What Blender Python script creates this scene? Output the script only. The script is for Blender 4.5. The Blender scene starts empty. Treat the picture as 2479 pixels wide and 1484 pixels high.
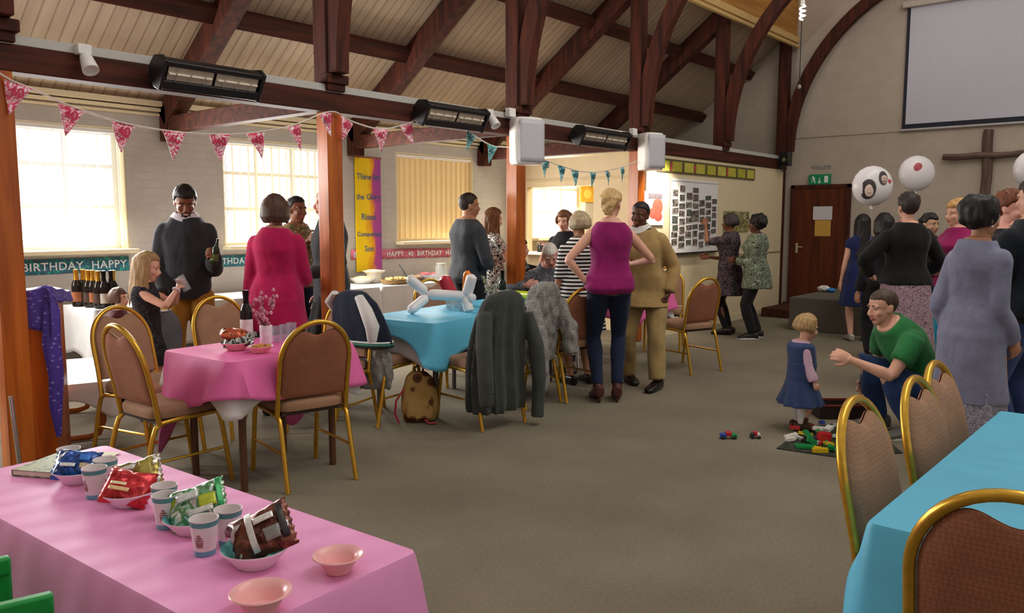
import bpy, bmesh, math, random
import numpy as np
from mathutils import Vector, Matrix, noise, Quaternion
S = bpy.context.scene
C = S.collection
PI = math.pi
R = math.radians
# ---------------------------------------------------------------- camera
CAMZ, FPX, PITCH, YAW = 1.48, 1950.0, R(6.06), R(40.0)
cd = bpy.data.cameras.new('camera'); cam = bpy.data.objects.new('camera', cd); C.objects.link(cam)
cd.sensor_width = 36.0; cd.lens = FPX / 2479 * 36.0; cd.clip_start = .05; cd.clip_end = 100
cam.location = (0, 0, CAMZ)
cam.rotation_euler = (PI / 2 - PITCH, 0, YAW - PI / 2)
S.camera = cam
# ---------------------------------------------------------------- world, view, big lights
S.view_settings.view_transform = 'Standard'; S.view_settings.look = 'None'
S.view_settings.gamma = 1.0; S.view_settings.use_curve_mapping = False
S.view_settings.exposure = 0.0
wd = bpy.data.worlds.new('world'); S.world = wd; wd.use_nodes = True
bg = wd.node_tree.nodes['Background']
bg.inputs[0].default_value = (1.0, .93, .86, 1); bg.inputs[1].default_value = .62
S.cycles.max_bounces = 6; S.cycles.diffuse_bounces = 4; S.cycles.glossy_bounces = 3
S.cycles.transmission_bounces = 4; S.cycles.transparent_max_bounces = 6
S.cycles.sample_clamp_indirect = 6; S.cycles.use_denoising = True
S.cycles.caustics_reflective = False; S.cycles.caustics_refractive = False


def light(name, kind, loc, target, energy, col, size=None, size_y=None, spot=None, blend=.5):
    l = bpy.data.lights.new(name, kind); o = bpy.data.objects.new(name, l); C.objects.link(o)
    l.energy = energy; l.color = col
    if kind == 'AREA':
        l.shape = 'RECTANGLE'; l.size = size; l.size_y = size_y or size
    elif size: l.shadow_soft_size = size
    if spot: l.spot_size = R(spot); l.spot_blend = blend
    o.location = loc
    o.rotation_euler = (Vector(target) - Vector(loc)).to_track_quat('-Z', 'Y').to_euler()
    return o


# daylight falling in through the windows of the nave behind and beside the viewer and through the clerestory
light('side_window_daylight', 'AREA', (.12, 7.6, 1.8), (1.2, 3.0, .4), 150, (1, .96, .94), 1.3, 1.05)
light('clerestory_daylight', 'AREA', (6.0, .2, 6.2), (6.0, 4.0, 0), 170, (1, .93, .84), 7.0, 1.2)
for wx, e in ((2.85, 80), (5.27, 110), (7.66, 40)):
    light('window_daylight', 'AREA', (wx, 7.6, 1.8), (wx + .2, 4.5, .7), e, (1, .97, .92), 1.25, 1.05)
light('kitchen_lamp', 'AREA', (10.3, 6.7, 2.3), (10.3, 6.7, 0), 60, (1, .9, .7), 1.2, .5)
light('hatch_fill', 'AREA', (9.32, 6.8, 1.55), (6.5, 6.2, 1.2), 16, (1, .88, .66), 1.0, .8)  # no fixture here: added panel standing in for kitchen light through the opening
light('display_spot', 'SPOT', (8.82, 4.72, 2.28), (8.98, 5.15, 1.72), 130, (1, .92, .78), .04, None, 95, .9)


# ---------------------------------------------------------------- pixel -> place helpers (2479 x 1484)
_fw = Vector((math.cos(YAW) * math.cos(PITCH), math.sin(YAW) * math.cos(PITCH), -math.sin(PITCH)))
_rt = Vector((math.sin(YAW), -math.cos(YAW), 0)); _up = _rt.cross(_fw)
_cp = Vector((0, 0, CAMZ))
def ray(px, py): return _fw + _rt * ((px - 1239.5) / FPX) - _up * ((py - 742.0) / FPX)
def onZ(px, py, z=0.0):
    r = ray(px, py); return _cp + r * ((z - CAMZ) / r.z)
def onY(px, py, y):
    r = ray(px, py); return _cp + r * (y / r.y)
def onX(px, py, x):
    r = ray(px, py); return _cp + r * (x / r.x)
def onD(px, py, d):
    r = ray(px, py); return _cp + r * (d / (r.x * math.cos(YAW) + r.y * math.sin(YAW)))


# ---------------------------------------------------------------- colours and materials
def c(h):
    v = [int(h[i:i + 2], 16) / 255 for i in (0, 2, 4)]
    return tuple((x / 12.92 if x <= .04045 else ((x + .055) / 1.055) ** 2.4) for x in v) + (1.0,)


class NT:
    def __init__(s, name, rough=.6, metal=0.0, spec=.4):
        s.m = bpy.data.materials.new(name); s.m.use_nodes = True
        s.t = s.m.node_tree; s.n = s.t.nodes; s.b = s.n['Principled BSDF']
        s.b.inputs['Roughness'].default_value = rough; s.b.inputs['Metallic'].default_value = metal
        s.b.inputs['Specular IOR Level'].default_value = spec
        s.co = s.n.new('ShaderNodeTexCoord')
    def new(s, t, **k):
        n = s.n.new(t)
        for a, v in k.items(): setattr(n, a, v)
        return n
    def ln(s, a, b): s.t.links.new(a, b)
    def mapping(s, scale=(1, 1, 1), rot=(0, 0, 0), src='Object', loc=(0, 0, 0)):
        mp = s.new('ShaderNodeMapping'); s.ln(s.co.outputs[src], mp.inputs[0])
        mp.inputs['Scale'].default_value = scale; mp.inputs['Rotation'].default_value = rot; mp.inputs['Location'].default_value = loc
        return mp.outputs[0]
    def tex(s, t, vec, **k):
        n = s.new(t); s.ln(vec, n.inputs['Vector'])
        for a, v in k.items():
            if a in n.inputs: n.inputs[a].default_value = v
            else: setattr(n, a, v)
        return n
    def ramp(s, fac, stops, interp='LINEAR'):
        r = s.new('ShaderNodeValToRGB'); e = r.color_ramp.elements; r.color_ramp.interpolation = interp
        while len(e) < len(stops): e.new(.5)
        for q, (p, col) in zip(e, stops): q.position = p; q.color = col
        s.ln(fac, r.inputs[0]); return r.outputs[0]
    def mix(s, fac, a, b, mode='MIX'):
        m = s.new('ShaderNodeMix', data_type='RGBA', blend_type=mode)
        for v, i in ((fac, 0), (a, 6), (b, 7)):
            if hasattr(v, 'is_linked'): s.ln(v, m.inputs[i])
            else: m.inputs[i].default_value = v
        return m.outputs[2]
    def col(s, v):
        if hasattr(v, 'is_linked'): s.ln(v, s.b.inputs['Base Color'])
        else: s.b.inputs['Base Color'].default_value = v
    def bump(s, h, strength=.3, dist=.01):
        b = s.new('ShaderNodeBump'); b.inputs['Strength'].default_value = strength; b.inputs['Distance'].default_value = dist
        s.ln(h, b.inputs['Height']); s.ln(b.outputs[0], s.b.inputs['Normal'])


def sc(col, f): return tuple(min(1, x * f) for x in col[:3]) + (1.0,)


_M = {}
def plain(hexc, rough=.55, metal=0.0, var=.12, scale=30.0, bump=.0, spec=.4, sheen=0):
    key = (hexc, rough, metal, var, scale, bump, spec)
    if key in _M: return _M[key]
    n = NT('mat_' + hexc, rough, metal, spec); col = c(hexc)
    t = n.tex('ShaderNodeTexNoise', n.mapping(), Scale=scale, Detail=4.0)
    n.col(n.ramp(t.outputs[0], [(.3, sc(col, 1 - var)), (.7, sc(col, 1 + var))]))
    if bump: n.bump(t.outputs[0], bump, .004)
    if sheen: n.b.inputs['Sheen Weight'].default_value = sheen
    _M[key] = n.m; return n.m


def fabric(hexc, scale=260.0, bump=.25, var=.14, rough=.85, folds=True):
    key = ('fab', hexc, scale, bump)
    if key in _M: return _M[key]
    n = NT('cloth_' + hexc, rough, 0, .2); col = c(hexc)
    v = n.mapping()
    t = n.tex('ShaderNodeTexNoise', v, Scale=scale, Detail=2.0)
    t2 = n.tex('ShaderNodeTexNoise', v, Scale=9.0, Detail=3.0)
    a = n.ramp(t.outputs[0], [(.3, sc(col, 1 - var)), (.7, sc(col, 1 + var))])
    b = n.ramp(t2.outputs[0], [(.3, (.82, .82, .82, 1)), (.7, (1.12, 1.12, 1.12, 1))])
    n.col(n.mix(1.0, a, b, 'MULTIPLY'))
    t3 = n.tex('ShaderNodeTexNoise', n.mapping((1, 1, .55)), Scale=11.0, Detail=2.0, Distortion=.7)
    b1 = n.new('ShaderNodeBump'); b1.inputs['Strength'].default_value = .55; b1.inputs['Distance'].default_value = .016; n.ln(t3.outputs[0], b1.inputs['Height'])
    n.bump(t.outputs[0], bump, .002); n.ln(b1.outputs[0], n.b.inputs['Normal'].links[0].from_node.inputs['Normal'])
    n.b.inputs['Sheen Weight'].default_value = .1
    _M[key] = n.m; return n.m


def blotch(name, cols, scale=25.0, rough=.85, bump=.1, dist=2.0, kind='noise'):
    """patterned cloth: patches of a few colours"""
    n = NT(name, rough, 0, .2); v = n.mapping()
    if kind == 'vor':
        t = n.tex('ShaderNodeTexVoronoi', v, Scale=scale); f = t.outputs['Color']
        s = n.new('ShaderNodeSeparateColor'); n.ln(f, s.inputs[0]); f = s.outputs[0]
    else:
        t = n.tex('ShaderNodeTexNoise', v, Scale=scale, Detail=3.0, Distortion=dist); f = t.outputs[0]
        k = len(cols)
        n.col(n.ramp(f, [(.33 + .34 * i / k if i else 0, c(x)) for i, x in enumerate(cols)], 'CONSTANT'))
        n.bump(f, bump, .004); return n.m
    n.col(n.ramp(f, [(i / len(cols), c(x)) for i, x in enumerate(cols)], 'CONSTANT'))
    return n.m


def stripes(name, a, b, freq, axis=2, duty=.5, rough=.8):
    n = NT(name, rough, 0, .2); s = n.new('ShaderNodeSeparateXYZ'); n.ln(n.mapping(), s.inputs[0])
    m = n.new('ShaderNodeMath', operation='MULTIPLY'); n.ln(s.outputs[axis], m.inputs[0]); m.inputs[1].default_value = freq
    fr = n.new('ShaderNodeMath', operation='FRACT'); n.ln(m.outputs[0], fr.inputs[0])
    n.col(n.ramp(fr.outputs[0], [(0, c(a)), (duty, c(b))], 'CONSTANT')); return n.m


def wood(name, dark, lite, rough=.35, axis=2, scale=3.0, coat=.0, spec=.25):
    n = NT(name, rough, 0, spec)
    sc_ = [14.0, 14.0, 14.0]; sc_[axis] = 1.0
    v = n.mapping(tuple(x * scale for x in sc_))
    t = n.tex('ShaderNodeTexNoise', v, Scale=1.0, Detail=6.0, Distortion=.6)
    n.col(n.ramp(t.outputs[0], [(.28, c(dark)), (.72, c(lite))]))
    n.bump(t.outputs[0], .08, .003)
    if coat: n.b.inputs['Coat Weight'].default_value = coat; n.b.inputs['Coat Roughness'].default_value = .25
    return n.m


def emit(name, hexc, strength):
    m = bpy.data.materials.new(name); m.use_nodes = True; t = m.node_tree
    t.nodes.remove(t.nodes['Principled BSDF'])
    e = t.nodes.new('ShaderNodeEmission'); e.inputs[0].default_value = c(hexc); e.inputs[1].default_value = strength
    t.links.new(e.outputs[0], t.nodes['Material Output'].inputs[0]); return m


def glass(name, hexc='ffffff', rough=.05, alpha=.25):
    n = NT(name, rough, 0, .5); n.b.inputs['Base Color'].default_value = c(hexc); n.b.inputs['Alpha'].default_value = alpha
    return n.m


# ---------------------------------------------------------------- mesh builder
def frame_of(d, hint=Vector((0, 0, 1))):
    d = d.normalized()
    if abs(d.dot(hint)) > .97: hint = Vector((1, 0, 0)) if abs(d.x) < .9 else Vector((0, 1, 0))
    x = d.cross(hint).normalized(); return x, d.cross(x).normalized() * -1


class MB:
    def __init__(s): s.bm = bmesh.new()
    def faces(s, vs, fs, m=0):
        v = [s.bm.verts.new(p) for p in vs]
        for f in fs:
            try: s.bm.faces.new([v[i] for i in f]).material_index = m
            except ValueError: pass
        return v
    def box(s, ctr, size, rot=None, m=0, bev=0):
        x, y, z = [a / 2 for a in size]
        pts = [Vector((i * x, j * y, k * z)) for i in (-1, 1) for j in (-1, 1) for k in (-1, 1)]
        if rot is not None: pts = [rot @ p for p in pts]
        pts = [p + Vector(ctr) for p in pts]
        s.faces(pts, [(0, 1, 3, 2), (4, 6, 7, 5), (0, 4, 5, 1), (2, 3, 7, 6), (0, 2, 6, 4), (1, 5, 7, 3)], m)
        return s
    def loft(s, rings, m=0, caps=True, closed=False):
        n = len(rings[0]); vs = []
        for r in rings: vs.append([s.bm.verts.new(p) for p in r])
        k = len(rings)
        for i in range(k if closed else k - 1):
            a, b = vs[i], vs[(i + 1) % k]
            for j in range(n):
                q = (j + 1) % n
                s.bm.faces.new((a[j], a[q], b[q], b[j])).material_index = m
        if caps and not closed:
            s.bm.faces.new(vs[0][::-1]).material_index = m
            s.bm.faces.new(vs[-1]).material_index = m
        return s
    def tube(s, pts, r, n=10, m=0, closed=False, flat=1.0):
        pts = [Vector(p) for p in pts]; k = len(pts)
        rs = r if isinstance(r, (list, tuple)) else [r] * k
        rings = []; px = None
        for i, p in enumerate(pts):
            a = pts[i - 1] if (i or closed) else p
            b = pts[(i + 1) % k] if (i < k - 1 or closed) else p
            d = (b - a)
            if d.length < 1e-9: d = Vector((0, 0, 1))
            d.normalize()
            if px is None: px, py = frame_of(d)
            else:
                px = (px - d * px.dot(d)).normalized()
            py = d.cross(px)
            rings.append([p + (px * math.cos(2 * PI * j / n) + py * math.sin(2 * PI * j / n) * flat) * rs[i] for j in range(n)])
        return s.loft(rings, m, True, closed)
    def cyl(s, a, b, r, r2=None, n=12, m=0): return s.tube([a, b], [r, r if r2 is None else r2], n, m)
    def lathe(s, prof, n=24, ctr=(0, 0, 0), m=0, ms=None, rot=None):
        ctr = Vector(ctr); rings = []
        for (r, z) in prof:
            ring = [Vector((max(r, 1e-4) * math.cos(2 * PI * j / n), max(r, 1e-4) * math.sin(2 * PI * j / n), z)) for j in range(n)]
            if rot is not None: ring = [rot @ p for p in ring]
            rings.append([s.bm.verts.new(p + ctr) for p in ring])
        for i in range(len(rings) - 1):
            for j in range(n):
                q = (j + 1) % n
                f = s.bm.faces.new((rings[i][j], rings[i][q], rings[i + 1][q], rings[i + 1][j]))
                f.material_index = ms[i] if ms else m
        return s
    def ell(s, ctr, rad, rot=None, n=16, m=0, fn=None):
        ctr = Vector(ctr); rings = []
        k = max(6, n // 2 + 2)
        top = []
        for i in range(1, k):
            a = PI * i / k
            rr = []
            for j in range(n):
                b = 2 * PI * j / n
                p = Vector((math.sin(a) * math.cos(b), math.sin(a) * math.sin(b), -math.cos(a)))
                if fn: p = p * fn(p)
                p = Vector((p.x * rad[0], p.y * rad[1], p.z * rad[2]))
                if rot is not None: p = rot @ p
                rr.append(p + ctr)
            rings.append(rr)
        vs = [[s.bm.verts.new(p) for p in r] for r in rings]
        for i in range(len(vs) - 1):
            for j in range(n):
                q = (j + 1) % n
                s.bm.faces.new((vs[i][j], vs[i][q], vs[i + 1][q], vs[i + 1][j])).material_index = m
        for sgn, ring in ((-1, vs[0][::-1]), (1, vs[-1])):
            p = Vector((0, 0, sgn))
            if fn: p = p * fn(p)
            p = Vector((0, 0, p.z * rad[2]))
            if rot is not None: p = rot @ p
            v = s.bm.verts.new(p + ctr)
            for j in range(n): s.bm.faces.new((ring[j], ring[(j + 1) % n], v)).material_index = m
        return s
    def prism(s, poly, M, depth, m=0):
        """poly: 2D outline (x, y) -> M @ (x, y, 0 .. depth)"""
        a = [s.bm.verts.new(M @ Vector((x, y, 0))) for x, y in poly]
        b = [s.bm.verts.new(M @ Vector((x, y, depth))) for x, y in poly]
        s.bm.faces.new(a[::-1]).material_index = m; s.bm.faces.new(b).material_index = m
        for j in range(len(poly)):
            q = (j + 1) % len(poly)
            s.bm.faces.new((a[j], a[q], b[q], b[j])).material_index = m
        return s
    def grid(s, nu, nv, fn, m=0):
        v = [[s.bm.verts.new(fn(i / nu, j / nv)) for j in range(nv + 1)] for i in range(nu + 1)]
        for i in range(nu):
            for j in range(nv):
                s.bm.faces.new((v[i][j], v[i + 1][j], v[i + 1][j + 1], v[i][j + 1])).material_index = m
        return s
    def mesh(s, name, mats, smooth=True):
        bmesh.ops.recalc_face_normals(s.bm, faces=s.bm.faces)
        me = bpy.data.meshes.new(name); s.bm.to_mesh(me); s.bm.free()
        for mm in (mats if isinstance(mats, (list, tuple)) else [mats]): me.materials.append(mm)
        if smooth: me.polygons.foreach_set('use_smooth', [True] * len(me.polygons))
        return me
    def build(s, name, mats, parent=None, smooth=None, bevel=0, seg=2, solid=0, sub=0, loc=None, rotz=0):
        if smooth is None: smooth = True
        me = s.mesh(name, mats, smooth)
        if smooth and hasattr(me, 'set_sharp_from_angle'): me.set_sharp_from_angle(angle=R(42))
        o = bpy.data.objects.new(name, me); C.objects.link(o)
        if parent is not None: o.parent = parent
        if loc is not None: o.location = loc
        if rotz: o.rotation_euler.z = rotz
        if solid:
            q = o.modifiers.new('solid', 'SOLIDIFY'); q.thickness = solid; q.offset = 0
        if bevel:
            q = o.modifiers.new('bevel', 'BEVEL'); q.width = bevel; q.segments = seg; q.limit_method = 'ANGLE'; q.angle_limit = R(40)
        if sub:
            q = o.modifiers.new('sub', 'SUBSURF'); q.levels = sub; q.render_levels = sub
        return o


def tag(o, label=None, cat=None, group=None, kind=None):
    if label: o['label'] = label
    if cat: o['category'] = cat
    if group: o['group'] = group
    if kind: o['kind'] = kind
    return o
def thing(name, label, cat, loc=(0, 0, 0), rotz=0.0, group=None):
    o = bpy.data.objects.new(name, None); C.objects.link(o); o.empty_display_size = .1
    o.location = loc; o.rotation_euler = (0, 0, rotz)
    return tag(o, label, cat, group)
def struct(name, mb, m, **k): return tag(mb.build(name, m, **k), kind='structure')
def kids(o): return [x for x in C.objects if x.parent == o]
_ch = {}
def dup(root, loc, rotz, label, group=None):
    if root not in _ch:
        _ch[root] = [(k, kids(k)) for k in kids(root)]
    r = root.copy(); C.objects.link(r); r.location = loc; r.rotation_euler = (0, 0, rotz); r['label'] = label
    if group: r['group'] = group
    for k, gs in _ch[root]:
        a = k.copy(); C.objects.link(a); a.parent = r
        for g in gs:
            b = g.copy(); C.objects.link(b); b.parent = a
    return r
def text(body, size, M, m, name='lettering', parent=None, ext=.001, align='CENTER', spacing=1.0, bold=0.0):
    cu = bpy.data.curves.new('t', 'FONT'); cu.body = body; cu.size = size; cu.extrude = ext; cu.align_x = align; cu.align_y = 'CENTER'
    cu.space_character = spacing; cu.offset = bold; cu.resolution_u = 3
    o = bpy.data.objects.new('t', cu); C.objects.link(o)
    me = bpy.data.meshes.new_from_object(o.evaluated_get(bpy.context.evaluated_depsgraph_get()))
    bpy.data.objects.remove(o); bpy.data.curves.remove(cu)
    me.transform(M); me.materials.clear(); me.materials.append(m); me.name = name
    q = bpy.data.objects.new(name, me); C.objects.link(q)
    if parent is not None: q.parent = parent
    return q
# ================================================================ the room
YA, YW, XE = 5.2, 7.75, 13.2                      # arcade line, window wall, end wall
PXS = [1.68, 3.98, 6.26, 8.55, 10.8, 13.06]
# --- materials of the setting
n = NT('carpet', .95, 0, .1)
v = n.mapping(); t1 = n.tex('ShaderNodeTexNoise', v, Scale=420.0, Detail=2.0); t2 = n.tex('ShaderNodeTexNoise', v, Scale=1.6, Detail=4.0); t3 = n.tex('ShaderNodeTexNoise', v, Scale=60.0, Detail=3.0)
a = n.ramp(t1.outputs[0], [(.3, c('6a6355')), (.7, c('938a79'))]); b = n.ramp(t2.outputs[0], [(.3, (.86, .86, .86, 1)), (.7, (1.08, 1.07, 1.05, 1))])
a = n.mix(1.0, a, b, 'MULTIPLY'); a = n.mix(1.0, a, n.ramp(t3.outputs[0], [(.35, (.9, .9, .9, 1)), (.65, (1.05, 1.05, 1.05, 1))]), 'MULTIPLY')
n.col(a); n.bump(t1.outputs[0], .5, .004); CARPET = n.m


def brickwall(name, hexc, plane, dark=.93):
    n = NT(name, .75, 0, .25); s = n.new('ShaderNodeSeparateXYZ'); n.ln(n.co.outputs['Object'], s.inputs[0])
    cb = n.new('ShaderNodeCombineXYZ'); n.ln(s.outputs[0 if plane == 'y' else 1], cb.inputs[0]); n.ln(s.outputs[2], cb.inputs[1])
    bt = n.tex('ShaderNodeTexBrick', cb.outputs[0], Scale=1.0)
    for k, val in (('Mortar Size', .008), ('Brick Width', .225), ('Row Height', .075), ('Mortar Smooth', .6)): bt.inputs[k].default_value = val
    nz = n.tex('ShaderNodeTexNoise', n.mapping(), Scale=7.0, Detail=5.0); col = c(hexc)
    a = n.ramp(nz.outputs[0], [(.3, sc(col, .93)), (.7, sc(col, 1.05))])
    n.col(n.mix(bt.outputs['Fac'], a, sc(col, dark))); n.bump(bt.outputs['Fac'], -.25, .004); return n.m


WALLM = brickwall('painted_brick', 'b9b3ab', 'y'); ENDM = brickwall('painted_brick_end', 'b8ab9d', 'x', .96)
CREAM = plain('d8c8a4', .7, var=.04, scale=6); REVEAL = plain('e6d8b4', .6, var=.04)
DARKW = wood('dark_stained_timber', '29130d', '5a2a1c', .75, 2, 1.2)
DARKX = wood('dark_stained_timber_along', '29130d', '55291c', .75, 0, 1.2)
ORNGW = wood('varnished_orange_timber', '8a3c0e', 'c46a22', .3, 2, 1.0, .3)
WHITE = plain('e8e6e2', .4, var=.03); GREYP = plain('b9b7b2', .45, var=.04)
# planked roof lining: joints run with the slope
n = NT('roof_planks', .6, 0, .3); s_ = n.new('ShaderNodeSeparateXYZ'); n.ln(n.co.outputs['Object'], s_.inputs[0])
mm = n.new('ShaderNodeMath', operation='MULTIPLY'); n.ln(s_.outputs[0], mm.inputs[0]); mm.inputs[1].default_value = 9.5
fr = n.new('ShaderNodeMath', operation='FRACT'); n.ln(mm.outputs[0], fr.inputs[0])
g = n.ramp(fr.outputs[0], [(0, (0, 0, 0, 1)), (.06, (.2, .2, .2, 1)), (.12, (1, 1, 1, 1)), (.9, (1, 1, 1, 1)), (1, (0, 0, 0, 1))])
nz = n.tex('ShaderNodeTexNoise', n.mapping((9, 1, 1)), Scale=1.2, Detail=4.0)
n.col(n.mix(1.0, n.ramp(nz.outputs[0], [(.3, c('a8947e')), (.7, c('bca890'))]), n.ramp(g, [(0, (.62, .56, .5, 1)), (1, (1, 1, 1, 1))]), 'MULTIPLY')); n.bump(g, .4, .006); PLANK = n.m
# --- floor
struct('floor', MB().box((5.3, 1.5, -.05), (15.8, 13, .1)), CARPET)
# --- window wall with three openings
WINS = [(2.14, 3.555), (4.555, 5.985), (6.955, 8.385), (9.72, 11.15), (-.6, .84)]; WZ0, WZ1 = 1.19, 2.345
mb = MB(); xs = [-2.4]
for a, b in sorted(WINS): xs += [a, b]
xs.append(XE)
for i in range(0, len(xs), 2): mb.box(((xs[i] + xs[i + 1]) / 2, YW + .125, 1.35), (xs[i + 1] - xs[i], .25, 2.7))
for a, b in WINS:
    mb.box(((a + b) / 2, YW + .125, WZ0 / 2), (b - a, .25, WZ0)); mb.box(((a + b) / 2, YW + .125, (WZ1 + 2.7) / 2), (b - a, .25, 2.7 - WZ1))
struct('wall_left', mb, WALLM, smooth=False)
PANES = [emit('daylit_pane', 'f4fbff', 4.6), emit('daylit_pane_b', 'fbfbf2', 3.6), emit('daylit_pane_c', 'fff0d0', 1.1), emit('daylit_pane_d', 'fffaf0', 4.0), emit('daylit_pane_e', 'f8fbff', 3.0)]
def slat_mat(name, hexc, trans):
    n = NT(name, .7, 0, .2); n.b.inputs['Base Color'].default_value = c(hexc)
    tr = n.new('ShaderNodeBsdfTranslucent'); tr.inputs[0].default_value = c(hexc); mx = n.new('ShaderNodeMixShader'); mx.inputs[0].default_value = trans
    n.ln(n.b.outputs[0], mx.inputs[1]); n.ln(tr.outputs[0], mx.inputs[2]); n.ln(mx.outputs[0], n.n['Material Output'].inputs[0]); return n.m
SL = [slat_mat('white_blind', 'f6f2ea', .6), slat_mat('ivory_blind', 'f3ead2', .6), slat_mat('cream_blind', 'ecd2a2', .35)]
for i, (a, b) in enumerate(WINS):
    w = MB(); w.box(((a + b) / 2, YW + .2, (WZ0 + WZ1) / 2), (b - a, .01, WZ1 - WZ0)); struct('window_%d' % (i + 1), w, PANES[i])
    wo = C.objects['window_%d' % (i + 1)]
    f = MB()
    for z in (WZ0 + .03, WZ0 + .42, WZ0 + .8, WZ1 - .03): f.box(((a + b) / 2, YW + .17, z), (b - a, .05, .06 if z in (WZ0 + .03, WZ1 - .03) else .035))
    for k in range(4): f.box((a + .03 + (b - a - .06) * k / 3, YW + .17, (WZ0 + WZ1) / 2), (.06 if k in (0, 3) else .04, .045, WZ1 - WZ0))
    f.build('window_frame', WHITE, wo)
    s2 = MB(); s2.box(((a + b) / 2, YW + .0, WZ0 + .01), (b - a + .06, .3, .04)); s2.build('window_sill', REVEAL, wo, bevel=.006)
    rv = MB()
    for x in (a + .008, b - .008): rv.box((x, YW + .12, (WZ0 + WZ1) / 2 + .01), (.012, .235, WZ1 - WZ0 - .04))
    rv.box(((a + b) / 2, YW + .12, WZ1 - .006), (b - a, .235, .012)); rv.build('window_reveal', REVEAL, wo)
    if i >= 3: continue
    bl = thing('vertical_blind', ['white vertical blind blown out by daylight in the nearest window', 'ivory vertical blind with slats turned open behind the woman in crimson',
                                  'closed cream vertical blind right of the yellow and purple banner'][i], 'blind', ((a + b) / 2, YW + .04, WZ0))
    q = MB(); nS = 15
    for k in range(nS):
        ang = R((72, 62, 6)[i] + 4 * math.sin(k * 2.3)); x = (k + .5) / nS * (b - a) - (b - a) / 2
        M = Matrix.Translation((x, 0, .56)) @ Matrix.Rotation(ang, 4, 'Z')
        wS = .112
        pts = [M @ Vector((u * wS / 2, .008 * (1 - u * u), z)) for z in (-.5, .54) for u in (-1, -.5, 0, .5, 1)]
        q.faces(pts, [(j, j + 1, j + 6, j + 5) for j in range(4)])
    q.build('slats', SL[i], bl)
    q = MB(); q.box((0, 0, 1.12), (b - a - .03, .05, .035)); q.build('headrail', WHITE, bl, bevel=.004)
    if i == 2:
        for k in range(nS):
            x = (k + .5) / nS * (b - a) - (b - a) / 2; MB().box((x, 0, 1.1), (.03, .015, .025)).build('carrier', WHITE, bl) if k % 2 else None
    q = MB(); q.tube([(-(b - a) / 2 + .05, -.03, 1.1 - .02 * k) for k in range(0, 50, 5)], .003, 6); q.build('cord', WHITE, bl)
# moulded timber wall plate and thin moulded strips under the eaves
mb = MB(); mb.box((4, YW - .04, 2.60), (10.4, .08, .05)); mb.box((4, YW - .025, 2.545), (10.4, .05, .03)); mb.box((4, YW - .012, 2.5), (10.4, .024, .02)); struct('trim_1', mb, REVEAL)
# --- aisle roof: one sloping plane from the wall plate up to the clerestory
def roofz(y): return 2.62 + .73 * (7.75 - y)
mb = MB(); pts = []
for x in (-1.2, XE):
    for y in (YW + .2, 5.08): pts += [(x, y, roofz(y)), (x, y, roofz(y) + .08)]
mb.faces(pts, [(0, 2, 6, 4), (1, 5, 7, 3), (0, 4, 5, 1), (2, 3, 7, 6), (0, 1, 3, 2), (4, 6, 7, 5)]); struct('ceiling', mb, PLANK, smooth=False)
def slopebox(mb, p0, p1, w, h, up=Vector((0, 0, 1))):
    p0, p1 = Vector(p0), Vector(p1); d = (p1 - p0); L = d.length; d.normalize(); x = d.cross(up).normalized(); z = x.cross(d)
    mb.box((p0 + p1) / 2, (w, L, h), Matrix((x, d, z)).transposed()); return mb
kk = math.atan(.73)
# purlins, found where the photograph's lower edges meet the slope
for py in (6.72, 5.86):
    mb = MB(); slopebox(mb, (-1.2, py, roofz(py) - .075), (XE, py, roofz(py) - .075), .15, .15, Vector((0, -math.sin(kk), math.cos(kk)))); 
    tag(mb.build('roof_purlin', DARKX, bevel=.006), 'dark timber purlin along the plank roof, the %s of the two' % ('lower' if py > 6 else 'upper'), 'purlin')
TR = []
for i, x in enumerate(PXS[:-1] if True else PXS):
    if i == 0: continue
    t = thing('roof_truss', 'dark timber aisle truss running from the %s arcade post back to the window wall' % ('first', 'second', 'third', 'fourth', 'fifth')[i - 1], 'roof truss', (x, YA, 0))
    mb = MB(); slopebox(mb, (0, 7.72 - YA, roofz(7.72) - .16), (0, .04, roofz(YA + .04) - .16), .16, .22); mb.build('principal_rafter', DARKW, t, bevel=.008)
    mb = MB(); mb.box((0, (7.74 - YA) / 2 + .05, 2.41), (.13, 7.70 - YA - .02, .15)); mb.build('tie_beam', DARKX, t, bevel=.008)
    mb = MB(); mb.box((0, 7.68 - YA, 2.42), (.16, .13, .34)); mb.build('wall_bracket', DARKW, t, bevel=.008)
# --- arcade: posts, braces, beam
for i, x in enumerate(PXS):
    t = thing('arcade_post', ['nearest timber arcade post, standing by the wooden lectern', 'orange varnished arcade post in front of the bald man', 'arcade post carrying the nearer white loudspeaker',
              'arcade post carrying the farther white loudspeaker', 'slim arcade post beside the photo board', 'dark arcade post in the corner by the brown door'][i], 'post', (x, YA, 0))
    w = .14 if i < 4 else (.075 if i == 4 else .11)
    MB().box((0, 0, 1.16), (w, w, 2.32)).build('lower_post', ORNGW if i < 4 else DARKW, t, bevel=.008)  # corner post: its shade is put into the colour by the dark timber
    MB().box((0, 0, 4.6), (.15, .16, 4.2)).build('upper_post', DARKW, t, bevel=.01)
    if i < 5:
        q = MB(); q.box((0, -.075, 2.56), (.21, .1, .07)); q.box((0, -.065, 2.50), (.17, .08, .06)); q.build('corbel', DARKW, t, bevel=.008)
    Rr = 2.6; rings = []
    for k in range(22):
        a = R(82) * k / 21; yy = -.1 - Rr + Rr * math.cos(a); zz = 2.6 + Rr * math.sin(a)
        d = Vector((0, math.cos(a), math.sin(a)))
        ctr = Vector((0, yy, zz)); hw = .06; hd = .085
        rings.append([ctr + Vector((sx * hw, 0, 0)) + d * (sd * hd) for sx, sd in ((-1, -1), (1, -1), (1, 1), (-1, 1))])
    q = MB(); q.loft(rings); q.build('arch_brace', DARKW, t, bevel=.006)
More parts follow.
